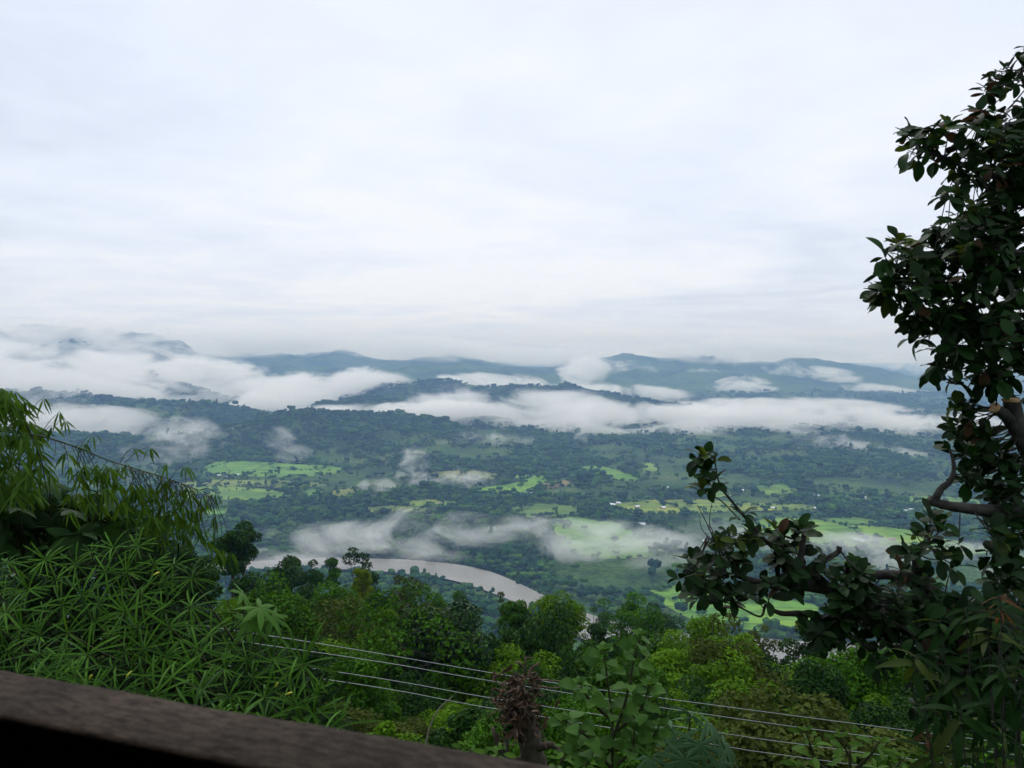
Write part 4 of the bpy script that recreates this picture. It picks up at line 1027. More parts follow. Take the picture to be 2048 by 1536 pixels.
WH = [whorl(k, (.088, .10, .112, .125)[k % 4], (9, 17, 13, 15, 11)[k % 5]) for k in range(12)]
WHM = [w_.mesh('leaf_whorl') for w_ in WH]
for q in WHM: q.materials.append(G_NARROW)
shrub_c = at(300, 1400, 2.9); shrub_g = h1(shrub_c[0], 2.9)
shrub = empty('narrow_leaf_shrub', (shrub_c[0], 2.9, shrub_g), 'big shrub with starry whorls of narrow leaves behind the rail', 'shrub')
OUT = [(-60, 1125), (60, 1115), (120, 1120), (180, 1090), (260, 1080), (330, 1105), (375, 1100), (385, 1150), (385, 1200), (420, 1265), (500, 1292), (580, 1308), (625, 1325), (635, 1380), (655, 1420), (690, 1470), (700, 1520), (-60, 1520)]
def shrub_depth(px, py): return np.interp(py, [1040, 1150, 1300, 1460], [4.0, 3.5, 2.9, 2.2]) + np.interp(px, [0, 400, 720], [0, .1, .35])
sh_pos = []
cand = np.stack([rng.uniform(-50, 735, 6000), rng.uniform(1046, 1490, 6000)], 1)
cand = cand[in_poly(cand[:, 0], cand[:, 1], OUT) & (cand[:, 1] < 1385 + .178 * cand[:, 0])]
for px, py in cand:
    if len(sh_pos) >= 215: break
    dd = float(shrub_depth(px, py)) + random.uniform(-.15, .25)
    c = at(px, py, dd)
    if any((px - q[1]) ** 2 + (py - q[2]) ** 2 < (33 + 14 * random.random()) ** 2 for q in sh_pos): continue
    sh_pos.append((c, px, py, dd))
stems = Shape(); root = np.array([shrub_c[0], 2.9, shrub_g])
def on_stem(c, k):
    """tip joins one of the main stems"""
    a = (c[0] * .55 + root[0] * .45, c[1] + .35, shrub_g + (c[2] - shrub_g) * .45)
    return spline([root - (0, 0, .1), a, c - np.array([0, 0, .0])], 9)
for k, (c, px, py, dd) in enumerate(sh_pos):
    o = link('leaf_whorl', WHM[k % 12], None, shrub)
    tilt = Matrix.Rotation(random.uniform(0, 6.28), 4, 'Z')
    out_ = Vector((random.uniform(-.3, .3), -1.0 + random.uniform(-.35, .35), 1.0)).normalized().to_track_quat('Z', 'Y').to_matrix().to_4x4()
    s_ = random.uniform(.75, 1.3)
    o.matrix_basis = Matrix.Translation(Vector(c) - shrub.location) @ out_ @ tilt @ Matrix.Scale(s_, 4)
    # twig running down into the bush
    e_ = c + np.array([random.uniform(-.12, .12), random.uniform(.1, .3), -random.uniform(.2, .42)])
    stems.tube(spline([c, (c + e_) / 2 + (0, .03, -.03), e_], 6) - root, [.003, .0045, .006], 4)
    if k % 9 == 0: stems.tube(on_stem(e_, k) - root, [.022, .014, .006], 6)
# inner and rear whorls that fill the bush: too many to pick apart
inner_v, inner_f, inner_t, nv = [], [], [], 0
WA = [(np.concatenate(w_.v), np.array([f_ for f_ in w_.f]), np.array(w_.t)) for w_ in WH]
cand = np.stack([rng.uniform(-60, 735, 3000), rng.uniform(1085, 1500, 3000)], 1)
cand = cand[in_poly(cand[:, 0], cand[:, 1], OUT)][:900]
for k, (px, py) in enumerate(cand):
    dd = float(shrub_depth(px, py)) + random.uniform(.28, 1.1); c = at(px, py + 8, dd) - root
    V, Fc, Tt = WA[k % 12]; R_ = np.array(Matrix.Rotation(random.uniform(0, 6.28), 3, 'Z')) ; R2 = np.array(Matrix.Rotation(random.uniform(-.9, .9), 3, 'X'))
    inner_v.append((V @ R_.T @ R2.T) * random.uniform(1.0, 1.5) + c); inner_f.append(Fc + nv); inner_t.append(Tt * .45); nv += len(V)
o = link('leaves', mesh_np('inner_whorls', np.concatenate(inner_v), np.concatenate(inner_f), tint=np.concatenate(inner_t)), leaf_mat('narrow_leaf_shade', (.004, .015, .003), (.016, .045, .008), .6, .1, .2, 2.0), shrub); o['kind'] = 'stuff'  # shade inside the bush put into the colour: darker material and lowered tint
link('stems', stems.mesh('shrub_stems', True), M_STEM, shrub)
G_FLOWER = plain_mat('yellow_bud', (.62, .60, .06), .5)
for px, py in ((180, 1356), (255, 1352), (310, 1148), (575, 1388), (552, 1372)):
    q = Shape(); q.tube([(0, 0, -.01), (0, 0, 0), (.001, 0, .008), (.002, 0, .017), (.003, 0, .021)], [.0012, .003, .0045, .003, .001], 7)
    c = at(px, py, float(shrub_depth(px, py)) - .12); o = link('flower_bud', q.mesh('flower_bud', True), G_FLOWER, shrub); o.location = Vector(c) - shrub.location; o.rotation_euler = (random.uniform(-.8, .8), random.uniform(.4, 1.2), 0)

# ------------------------------------------------------------------ bamboo
G_BAMBOO = leaf_mat('bamboo_leaf', (.012, .040, .006), (.088, .185, .020), .42, .3, .4, 2.0)
M_CULM = bark_mat('bamboo_culm', (.018, .025, .008), (.05, .06, .022), 10, .5, .1)
bam_root = np.array([-4.6, 5.2, h1(-4.6, 5.2)])
bamboo = empty('bamboo', bam_root, 'arching bamboo with drooping lance shaped leaves at the left edge', 'bamboo')
bl = [blade(.15, .017, 5, .25, c_, 'lance') for c_ in (.1, .25, .45)]
BLM = []
for V, Fc in bl:
    q = Shape(); q.add(V, Fc, .55); me_ = q.mesh('bamboo_leaf'); me_.materials.append(G_BAMBOO); BLM.append(me_)
bst = Shape(); bl_items = []
def bamboo_spray(c, n, spread=.9, L_=1.0, down=.7):
    """a fan of leaves hanging at a node"""
    for k in range(n):
        az = random.uniform(0, 6.28); d = np.array([math.cos(az) * spread, math.sin(az) * spread * .8, -random.uniform(.35, 1.6) * down - .15])
        bl_items.append((c + d * .01, frame(d, (0, -.5, 1), random.uniform(-.8, .8)), random.uniform(.65, 1.1) * L_, random.randrange(3)))
BD = 5.0
culms = [([(-420, 1500, 5.3), (-260, 1000, 5.3), (-60, 790, 5.2), (20, 800, 5.1), (75, 900, 5.0), (95, 985, 5.0)], .012),
         ([(-420, 1500, 5.3), (-300, 950, 5.4), (-120, 760, 5.3), (-20, 770, 5.2), (30, 860, 5.1), (40, 960, 5.1)], .012),
         ([(-420, 1500, 5.3), (-300, 1050, 5.2), (-80, 880, 5.1), (50, 868, 5.0), (150, 893, 5.0), (210, 918, 5.0), (280, 940, 5.0), (350, 962, 5.0), (428, 992, 5.0)], .005)]
for pts, rr in culms:
    cv = spline([at(*q) for q in pts], 40); bst.tube(cv - bam_root, [rr * 1.3, rr, rr * .25], 6)
def sprays(pp, dens, L_=1.0, jit=.1, nn=(5, 9), down=.8):
    for (px, py) in pp:
        c = at(px, py, BD + random.uniform(-.25, .3)); bamboo_spray(c, random.randint(*nn), 1.0, L_, down)
# hanging mass at the left edge
for k in range(190):
    py = random.uniform(768, 985); mxx = np.interp(py, [770, 800, 860, 930, 990], [20, 55, 80, 85, 70]); sprays([(random.uniform(-70, mxx), py)], 1, nn=(4, 7))
# leaves along the long arching shoot
arc = spline([at(*q) for q in culms[2][0][3:]], 60)
for k in range(125):
    t = random.random() ** .65; c0 = arc[int(t * (len(arc) - 1))]; hang = random.uniform(0, .36) * (1.1 if .1 < t < .3 or t > .5 else .4)
    c = c0 + np.array([random.uniform(-.12, .12), random.uniform(-.12, .12), -hang])
    bamboo_spray(c, random.randint(3, 6), .8, random.uniform(.8, 1.05), 1.0)
    if hang > .08: bst.tube(spline([c0, (c0 + c) / 2 + (.02, 0, .02), c], 5) - bam_root, [.0025, .0012], 4)
for px, py, x2, y2, n_ in ((88, 795, 60, 830, 5), (120, 822, 75, 880, 7), (105, 850, 80, 880, 8), (170, 885, 150, 895, 6), (188, 868, 160, 893, 5), (268, 895, 240, 925, 6), (300, 893, 250, 925, 6), (335, 925, 310, 948, 5), (372, 930, 340, 958, 7), (432, 985, 400, 980, 6), (130, 838, 105, 860, 4)):
    a_, b_ = at(px, py, BD), at(x2, y2, BD); bst.tube(spline([b_, (a_ + b_) / 2 + (0, 0, .02), a_], 6) - bam_root, [.003, .0012], 4); bamboo_spray(a_, n_, .9, .8, .7)
random.shuffle(bl_items)
bv, bf, bt, nv = [], [], [], 0
for k, (c, R_, s_, vi) in enumerate(bl_items):
    if k < 300:
        o = link('leaf', BLM[vi], None, bamboo); o.matrix_basis = mat4(R_, c - bam_root, s_)
    else:
        V, Fc = bl[vi]; bv.append((V * s_) @ R_.T + c - bam_root); bf.append(np.array(Fc) + nv); bt += [random.uniform(.2, .9)] * len(Fc); nv += len(V)
o = link('leaves', mesh_np('bamboo_leaves', np.concatenate(bv), np.concatenate(bf), tint=np.array(bt)), G_BAMBOO, bamboo); o['kind'] = 'stuff'
link('culms', bst.mesh('bamboo_culms', True), M_CULM, bamboo)

# ------------------------------------------------------------------ plants with large lobed leaves
def lobed_leaf(seed, R0=.3, lobes=7, depth=.55, droop=.35):
    """hand shaped leaf lying in XY round the stalk end, stalk from -X"""
    r = random.Random(seed); n = lobes * 8; V = [(0, 0, 0)]; ring = []
    for k in range(n + 1):
        a = -2.65 + 5.3 * k / n; ph = (k / n * lobes) % 1.0
        rr = R0 * (1 - depth * (abs(ph - .5) * 2) ** .75) * (1 - .32 * (abs(a) / 2.65) ** 2) * r.uniform(.93, 1.07)
        ring.append((rr, a))
    for fr in (.5, 1.0):
        for rr, a in ring:
            q = rr * fr; z = -droop * q * q / R0 + .03 * R0 * math.cos(a * lobes * 1.19) * fr
            V.append((q * math.cos(a), q * math.sin(a), z))
    m1 = n + 1; Fc = []
    for k in range(n):
        Fc.append([0, 1 + k, 2 + k]); Fc.append([1 + k, 1 + m1 + k, 2 + m1 + k, 2 + k])
    return np.array(V), Fc
def lobed_plant(name, label, leaves, root_px, d, mat, R0=.3, cat='plant', depth=.5, lobes=7):
    rt = at(root_px, 1300, d); rt[2] = h1(rt[0], d); e = empty(name, rt, label, cat); st = Shape()
    top = np.mean([at(px, py, d + dz) for px, py, dz, *_ in leaves], 0); top = rt * .2 + top * .8; top[2] = max(top[2] - .1, rt[2] + .3)
    st.tube(spline([rt - (0, 0, .2), (rt + top) / 2 + (.04, 0, 0), top], 8) - rt, [.04, .03, .018], 7)
    for k, (px, py, dz, sc, yaw_, pit) in enumerate(leaves):
        c = at(px, py, d + dz); V, Fc = lobed_leaf(k + int(px), R0 * sc, lobes, depth)
        R_ = np.array(Matrix.Rotation(yaw_, 3, 'Z')) @ np.array(Matrix.Rotation(pit, 3, 'Y'))
        q = Shape(); q.add(V, Fc, random.uniform(.3, .8)); o = link('leaf', q.mesh('lobed_leaf', True), mat, e); o.matrix_basis = mat4(R_, c - rt)
        st.tube(spline([top, (top + c) / 2 + (0, 0, .06), c], 6) - rt, [.012, .006], 5)
    link('stem', st.mesh('plant_stem', True), M_STEM, e); return e
G_LOBED = leaf_mat('lobed_leaf_bright', (.030, .085, .014), (.085, .200, .030), .42, .3, .4, 2.0)
G_LOBED_D = leaf_mat('lobed_leaf_dark', (.008, .024, .008), (.030, .075, .018), .42, .15, .4, 2.0)
G_LOBED_G = leaf_mat('lobed_leaf_grey', (.022, .062, .026), (.062, .135, .055), .45, .2, .4, 2.0)
U = random.uniform
lobed_plant('papaya_plant', 'bright green plant with hand shaped leaves right of the shrub', [(485, 1185, 0, 1.0, .3, .9), (520, 1215, -.2, 1.1, -.3, .5), (545, 1235, 0, .9, -.6, .7), (470, 1225, .1, 1.0, 1.2, .6), (498, 1245, -.3, .9, -1.2, .8), (455, 1200, .2, .8, 2.2, .7)], 490, 7.0, G_LOBED, .26, depth=.72)
lobed_plant('papaya_plant', 'grey green plant with deeply cut leaves at the bottom middle', [(1340, 1440, 0, 1.1, 2.2, .5), (1380, 1425, .1, 1.1, .6, .7), (1420, 1450, 0, 1.0, -.2, .7), (1355, 1480, -.2, 1.1, -2.2, .9), (1400, 1490, -.3, 1.2, -1.2, .9), (1450, 1490, 0, 1.0, -.4, .8), (1310, 1470, .2, 1.0, 2.8, .8), (1370, 1520, -.4, 1.1, -1.7, 1.0), (1440, 1525, -.2, 1.0, -.8, .9), (1300, 1515, 0, 1.0, -2.6, .9)], 1380, 6.0, G_LOBED_G, .25, depth=.78, lobes=9)
lobed_plant('broad_leaf_plant', 'dark plant with broad lobed leaves under the bamboo', [(U(-40, 250), U(985, 1110), U(-.4, .8), U(.8, 1.3), U(-3, 3), U(.2, 1.3)) for _ in range(80)] + [(30, 940, 0, .9, 0, .5), (100, 965, 0, .9, -.4, .6), (60, 985, -.2, 1.0, 1.0, .5), (160, 1000, .1, 1, 0, .5), (215, 1005, .2, .9, 0, .6), (15, 975, 0, 1, 2, .6)], 40, 5.6, G_LOBED_D, .21, depth=.62, lobes=5)

# ------------------------------------------------------------------ overhead wires
M_WIRE = plain_mat('bare_wire', (.38, .40, .42), .5, .4, .3)
WIRES = [([(-300, 1150), (530, 1270), (1010, 1350), (1300, 1393), (2048, 1490), (2600, 1550)], 'topmost of the four bare power wires crossing the slope'),
         ([(-300, 1175), (650, 1307), (990, 1363), (1500, 1441), (2048, 1512), (2600, 1580)], 'second from top of the four bare power wires'),
         ([(-300, 1210), (655, 1341), (995, 1398), (1450, 1467), (1620, 1491), (2600, 1620)], 'third from top of the four bare power wires'),
         ([(-300, 1228), (660, 1360), (980, 1416), (1440, 1491), (1610, 1516), (2600, 1650)], 'lowest of the four bare power wires')]
for pts, lab in WIRES:
    q = Shape(); q.tube(spline([at(px, py, 11.5) for px, py in pts], 60), .0044, 5)
    tag(link('power_wire', q.mesh('power_wire', True), M_WIRE), lab, 'wire', 'bare power wires below the veranda')

# ------------------------------------------------------------------ dead brush heaped on a lopped trunk
M_DEAD = bark_mat('dead_brush', (.030, .019, .013), (.20, .135, .095), 9, .9)
bc = at(1035, 1420, 8.0); bg = h1(bc[0], 8.0)
brush = empty('lopped_trunk', (bc[0], 8.0, bg), 'lopped trunk topped with a heap of dead brown brush', 'trunk')
t = Shape(); t.tube(spline([at(1075, 1600, 8.0), at(1062, 1500, 8.0), at(1040, 1400, 8.0), at(1030, 1360, 8.0)], 12) - np.array([bc[0], 8.0, bg]), [.17, .12, .06], 9, lump=.3)
t.tube(spline([at(1075, 1536, 8.0), at(1010, 1510, 7.9), at(985, 1455, 7.9)], 8) - np.array([bc[0], 8.0, bg]), [.06, .04, .02], 6, lump=.3)
t.tube(spline([at(1060, 1500, 8.0), at(1105, 1490, 7.8), at(1125, 1520, 7.8)], 8) - np.array([bc[0], 8.0, bg]), [.05, .035, .02], 6, lump=.3)
low = np.array([0, 0, -.4]) + at(1078, 1590, 8.0) - np.array([bc[0], 8.0, bg]); t.tube([low, (low[0], low[1], -.3)], [.17, .2], 8)
link('trunk', t.mesh('lopped_trunk', True), M_BARK, brush)
for k in range(170):
    a = np.array([random.gauss(0, .10), random.gauss(0, .10), random.gauss(0, .16)]); c = at(1035, 1405, 7.95) + a
    d = np.random.default_rng(k).normal(size=3); d /= np.linalg.norm(d); ln = U(.08, .26)
    q = Shape(); q.tube(spline([c, c + d * ln * .5 + np.array([U(-.04, .04), U(-.04, .04), U(-.06, .04)]), c + d * ln * .8 + np.array([U(-.03, .03), 0, U(-.1, .02)])], 6) - np.array([bc[0], 8.0, bg]), [U(.006, .018), U(.005, .013), .002], 4)
    link('dead_twig', q.mesh('dead_twig', True), M_DEAD if k % 3 else M_BARK, brush)
M_DEADLEAF = leaf_mat('dead_leaf', (.028, .017, .010), (.15, .095, .060), .8, .1, .2, 6.0)
for k in range(110):
    c = at(1035, 1405, 7.93) + np.array([random.gauss(0, .11), random.gauss(-.03, .09), random.gauss(0, .17)]); d = np.random.default_rng(k + 900).normal(size=3); d[2] -= .6
    V, Fc = blade(U(.07, .15), U(.03, .06), 5, U(.4, 1.1), U(.4, 1.3), 'ob', .12, k); q = Shape(); q.add(V @ frame(d, (0, -1, .3), U(-2, 2)).T + c - np.array([bc[0], 8.0, bg]), Fc, U(.1, .9)); link('dead_leaf', q.mesh('dead_leaf', True), M_DEADLEAF, brush)
q = Shape(); q.tube(spline([at(1075, 1385, 8), at(1060, 1345, 8), at(1078, 1325, 8)], 8) - np.array([bc[0], 8.0, bg]), [.03, .022, .01], 6, lump=.4); link('dead_twig', q.mesh('dead_twig', True), M_DEAD, brush)
for a_, b_, c_ in (((1070, 1360), (1120, 1362), (1160, 1372)), ((1075, 1372), (1110, 1376), (1140, 1370)), ((1050, 1440), (1075, 1460), (1110, 1432))):
    q = Shape(); q.tube(spline([at(*a_, 7.9), at(*b_, 7.9), at(*c_, 7.9)], 8) - np.array([bc[0], 8.0, bg]), [.008, .003], 4); link('dead_twig', q.mesh('dead_twig', True), M_DEAD, brush)
tw = spline([at(848, 1510, 6.5), at(858, 1460, 6.5), at(876, 1420, 6.5), at(905, 1393, 6.5)], 14); g0 = tw[0].copy(); g0[2] = h1(g0[0], 6.5)
q = Shape(); q.tube(np.concatenate([[g0 - (0, 0, .1)], tw]), [.012, .008, .006, .003], 5)
tag(link('bare_twig', q.mesh('bare_twig', True), plain_mat('pale_twig', (.22, .19, .15))), 'single pale bare twig curving up left of the brush heap', 'twig')

# ------------------------------------------------------------------ broad leaved saplings at the bottom
def sapling(name, label, stems_px, d, mat, L_, W_, shape, per=9, cat='sapling', curl=.25, spread=1.0, seed=3):
    random.seed(seed)
    rt = at(stems_px[0][0][0], 1500, d); rt[2] = h1(rt[0], d); e = empty(name, rt, label, cat); st = Shape()
    V, Fc = blade(L_, W_, 8, .22, curl, shape); var = []
    for k in range(3):
        q = Shape(); V2 = blade(L_, W_, 8, .10 + .08 * k, curl * (.5 + .5 * k), shape, .03, k)[0]; q.add(V2, Fc, .25 + .25 * k); me_ = q.mesh('leaf'); me_.materials.append(mat); me_.polygons.foreach_set('use_smooth', np.ones(len(me_.polygons), bool)); var.append(me_)
    for pts in stems_px:
        w = [at(px, py, d + U(-.05, .05)) for px, py in pts]
        if pts is stems_px[0]: w = [rt - (0, 0, .1)] + w
        cv = spline(w, 24); st.tube(cv - rt, [.014, .009, .003], 5)
        for k in range(per):
            i_ = int(len(cv) * (0.35 + .65 * k / per)); c = cv[min(i_, len(cv) - 1)]; az = k * 2.4 + U(-.4, .4)
            dr = np.array([math.cos(az), math.sin(az) * .9 - .15, U(-.1, .5)]); dr /= np.linalg.norm(dr); c2 = c + dr * L_ * .35 * spread
            st.tube([c - rt, c2 - rt], [.002, .0015], 4)
            o = link('leaf', var[k % 3], None, e); o.matrix_basis = mat4(frame(dr, (0, -.55, 1), U(-.5, .5)), c2 - rt, U(.7, 1.15))
        dr = cv[-1] - cv[-3]
        for k in range(4):
            az = k * 1.6; d2 = np.array([math.cos(az) * .7, math.sin(az) * .7, .6]); o = link('leaf', var[k % 3], None, e); o.matrix_basis = mat4(frame(d2, (0, -.5, 1)), cv[-1] - rt, U(.4, .7))
    link('stem', st.mesh('sapling_stem', True), M_STEM, e); return e
G_HEART = leaf_mat('heart_leaf', (.035, .095, .018), (.095, .215, .035), .4, .35, .4, 3.0)
sapling('broad_leaf_sapling', 'tall sapling with pale heart shaped leaves right of the brush heap', [
    [(1225, 1500), (1222, 1420), (1212, 1340), (1208, 1300)], [(1225, 1480), (1252, 1400), (1268, 1320), (1282, 1270)], [(1222, 1440), (1180, 1400), (1158, 1365)],
    [(1235, 1460), (1280, 1420), (1300, 1370)], [(1222, 1500), (1170, 1470), (1130, 1440)], [(1230, 1500), (1290, 1490), (1320, 1450)], [(1225, 1536), (1190, 1510), (1150, 1500)], [(1235, 1530), (1262, 1500), (1270, 1455)]], 5.2, G_HEART, .115, .098, 'heart', 13)
G_SHOOT = leaf_mat('shoot_leaf', (.040, .100, .014), (.110, .230, .030), .42, .35, .4, 3.0)
sapling('leafy_shoots', 'bright leafy shoots at the bottom right below the wires', [[(1700, 1560), (1695, 1510), (1680, 1475)], [(1700, 1550), (1740, 1510), (1760, 1482)], [(1690, 1560), (1640, 1530), (1620, 1490), (1612, 1462)], [(1710, 1560), (1780, 1540), (1810, 1515)], [(1680, 1570), (1630, 1550), (1600, 1530)]], 4.6, G_SHOOT, .095, .045, 'ob', 10, 'shrub')
sapling('leafy_shoots', 'green leafy shoots at the bottom beside the lopped trunk', [[(960, 1560), (950, 1520), (930, 1490)], [(965, 1570), (990, 1530), (1000, 1500)], [(950, 1570), (900, 1545), (880, 1515)], [(1100, 1570), (1120, 1530), (1135, 1490)], [(1110, 1570), (1160, 1550), (1175, 1520)]], 5.8, G_SHOOT, .10, .048, 'ob', 10, 'shrub', seed=5)
# ------------------------------------------------------------------ leathery leaved tree at the right edge
random.seed(21)
G_LEATHER = leaf_mat('leathery_leaf', (.004, .014, .003), (.014, .048, .008), .38, .14, .5, 3.0)
G_LEATHER_Y = leaf_mat('leathery_leaf_young', (.030, .055, .010), (.085, .130, .020), .32, .35, .5, 3.0)
G_LEATHER_B = leaf_mat('leathery_leaf_brown', (.030, .018, .010), (.075, .045, .022), .4, .2, .4, 3.0)
M_FBARK = bark_mat('grey_bark', (.012, .011, .010), (.075, .070, .062), 9, .9, .6)
M_CUT = plain_mat('cut_wood', (.52, .34, .17), .8)
TD = 4.4
troot = at(2230, 1500, TD); troot[2] = h1(troot[0], TD)
ftree = empty('jackfruit_tree', troot, 'dark leathery leaved tree with lopped branches along the right edge', 'tree')
LV = []
for k in range(5):
    V, Fc = blade(.112, .069, 7, .05 + .06 * k, .02 + .12 * k, 'obv', .03 * (k % 3), k); V = V.copy(); V[:, 0] += .018; LV.append((V, Fc))
def leaf_set(mat):
    o_ = []
    for k, (V, Fc) in enumerate(LV):
        q = Shape(); q.add(V, Fc, .2 + .13 * k); q.tube([(0, 0, 0), (.02, 0, 0)], .0022, 4); me_ = q.mesh('leaf', True); me_.materials.append(mat); o_.append(me_)
    return o_
LM = {'d': leaf_set(G_LEATHER), 'y': leaf_set(G_LEATHER_Y), 'b': leaf_set(G_LEATHER_B)}
bs = Shape()
BR = []    # branch polylines for attaching twigs
def branch(pts, rad, lump=.18, sides=8):
    cv = spline([at(px, py, dd) for px, py, dd in pts], 26); bs.tube(cv - troot, rad, sides, lump=lump); BR.append(cv); return cv
branch([(2230, 1600, 4.4), (2215, 1300, 4.4), (2190, 1050, 4.4), (2170, 800, 4.4), (2160, 500, 4.45), (2150, 200, 4.5), (2150, 60, 4.5)], [.16, .13, .10, .085, .06, .03, .012])
branch([(2175, 560, 4.4), (2080, 520, 4.3), (1990, 500, 4.25), (1910, 505, 4.2), (1840, 530, 4.15), (1780, 560, 4.1)], [.035, .022, .012, .006])
branch([(2168, 700, 4.4), (2100, 690, 4.3), (2030, 660, 4.3), (1960, 640, 4.25), (1890, 640, 4.2)], [.035, .02, .007])
branch([(2165, 420, 4.45), (2070, 380, 4.4), (1980, 350, 4.35), (1900, 320, 4.3), (1840, 300, 4.3)], [.03, .018, .006])
branch([(2155, 300, 4.5), (2090, 220, 4.5), (2050, 170, 4.5), (2042, 140, 4.5)], [.025, .014, .005])
branch([(2160, 450, 4.6), (2060, 440, 4.7), (1960, 430, 4.75), (1900, 440, 4.75)], [.025, .014, .005])
branch([(2180, 800, 4.4), (2100, 770, 4.35), (2040, 730, 4.3), (1980, 740, 4.25)], [.03, .016, .006])
# lopped limb with two cut stubs
stub = branch([(2150, 1010, 4.3), (2075, 920, 4.25), (2040, 860, 4.22), (2022, 800, 4.2)], [.075, .060, .052, .040], .2, 10)
branch([(2040, 868, 4.22), (2016, 836, 4.2), (1990, 816, 4.18)], [.040, .034, .026], .15, 9)
# elbow branch with a knobbed end
branch([(2190, 1080, 4.3), (2060, 1032, 4.15), (1960, 1020, 4.1), (1900, 1012, 4.1), (1866, 1004, 4.1), (1858, 998, 4.1)], [.05, .038, .028, .024, .026])
branch([(1868, 1004, 4.1), (1882, 978, 4.1), (1902, 960, 4.08), (1908, 930, 4.08), (1900, 900, 4.08)], [.022, .018, .012, .006])
# low limb sweeping left with stubs
branch([(2215, 1330, 4.3), (2080, 1290, 4.1), (1960, 1240, 3.95), (1880, 1205, 3.9), (1800, 1215, 3.85), (1730, 1200, 3.8), (1660, 1178, 3.75), (1600, 1168, 3.75), (1540, 1170, 3.7), (1470, 1150, 3.7)], [.085, .065, .045, .030, .012])
branch([(1900, 1205, 3.9), (1830, 1160, 3.85), (1780, 1150, 3.85), (1730, 1148, 3.82), (1690, 1140, 3.8)], [.035, .026, .014])
branch([(1834, 1165, 3.86), (1832, 1120, 3.86), (1845, 1100, 3.86), (1856, 1080, 3.86)], [.022, .020, .014, .006])
branch([(1660, 1178, 3.75), (1630, 1150, 3.74), (1602, 1130, 3.74), (1605, 1090, 3.74), (1608, 1068, 3.74)], [.024, .020, .016, .013])
branch([(1600, 1140, 3.74), (1560, 1105, 3.72), (1530, 1080, 3.7), (1470, 1010, 3.7), (1440, 970, 3.7), (1428, 915, 3.7)], [.016, .010, .006, .003])
branch([(1625, 1145, 3.76), (1650, 1120, 3.72), (1675, 1105, 3.7), (1679, 1093, 3.7)], [.020, .014, .013, .013])
branch([(1760, 1218, 3.85), (1680, 1240, 3.8), (1610, 1228, 3.75), (1560, 1226, 3.72), (1530, 1210, 3.7)], [.022, .018, .014, .008])
branch([(1530, 1212, 3.7), (1520, 1233, 3.7), (1480, 1215, 3.7), (1440, 1200, 3.68)], [.007, .005, .003])
branch([(1455, 1150, 3.7), (1440, 1110, 3.7), (1415, 1050, 3.7), (1395, 1010, 3.7)], [.004, .003, .0015])
branch([(1418, 1060, 3.7), (1420, 1030, 3.7), (1425, 1000, 3.7)], [.0025, .0012], 0, 4)
branch([(1430, 1085, 3.7), (1405, 1060, 3.7), (1398, 1030, 3.7)], [.0025, .0012], 0, 4)
branch([(1480, 1040, 3.7), (1440, 1000, 3.7), (1405, 985, 3.7)], [.004, .002], 0, 4)
for nm, px, py, dd, rr, dr in (('cut_end', 2022, 799, 4.2, .043, (-.02, 0, 1)), ('cut_end', 1988, 815, 4.18, .029, (-.75, -.2, .45))):
    d = np.array(dr); d = d / np.linalg.norm(d); c = at(px, py, dd); q = Shape(); q.tube([c - d * .012 - troot, c + d * .004 - troot, c + d * .007 - troot], [rr, rr * 1.05, rr * .9], 12, lump=.12); link(nm, q.mesh('cut_end'), M_CUT, ftree)

# limbs on the far side of the trunk, beyond the picture's edge
branch([(2165, 480, 4.45), (2250, 420, 4.5), (2340, 400, 4.5), (2430, 410, 4.5)], [.04, .022, .007])
branch([(2170, 700, 4.4), (2270, 660, 4.45), (2380, 640, 4.5), (2470, 650, 4.5)], [.045, .025, .008])
branch([(2190, 960, 4.4), (2290, 900, 4.5), (2390, 880, 4.55)], [.045, .025, .008])
branch([(2160, 300, 4.5), (2220, 200, 4.55), (2270, 120, 4.6)], [.03, .015, .005])
branch([(2165, 560, 4.5), (2180, 520, 4.9), (2200, 500, 5.3)], [.035, .02, .006])
branch([(2200, 1180, 4.4), (2310, 1130, 4.5), (2420, 1120, 4.5)], [.05, .025, .008])
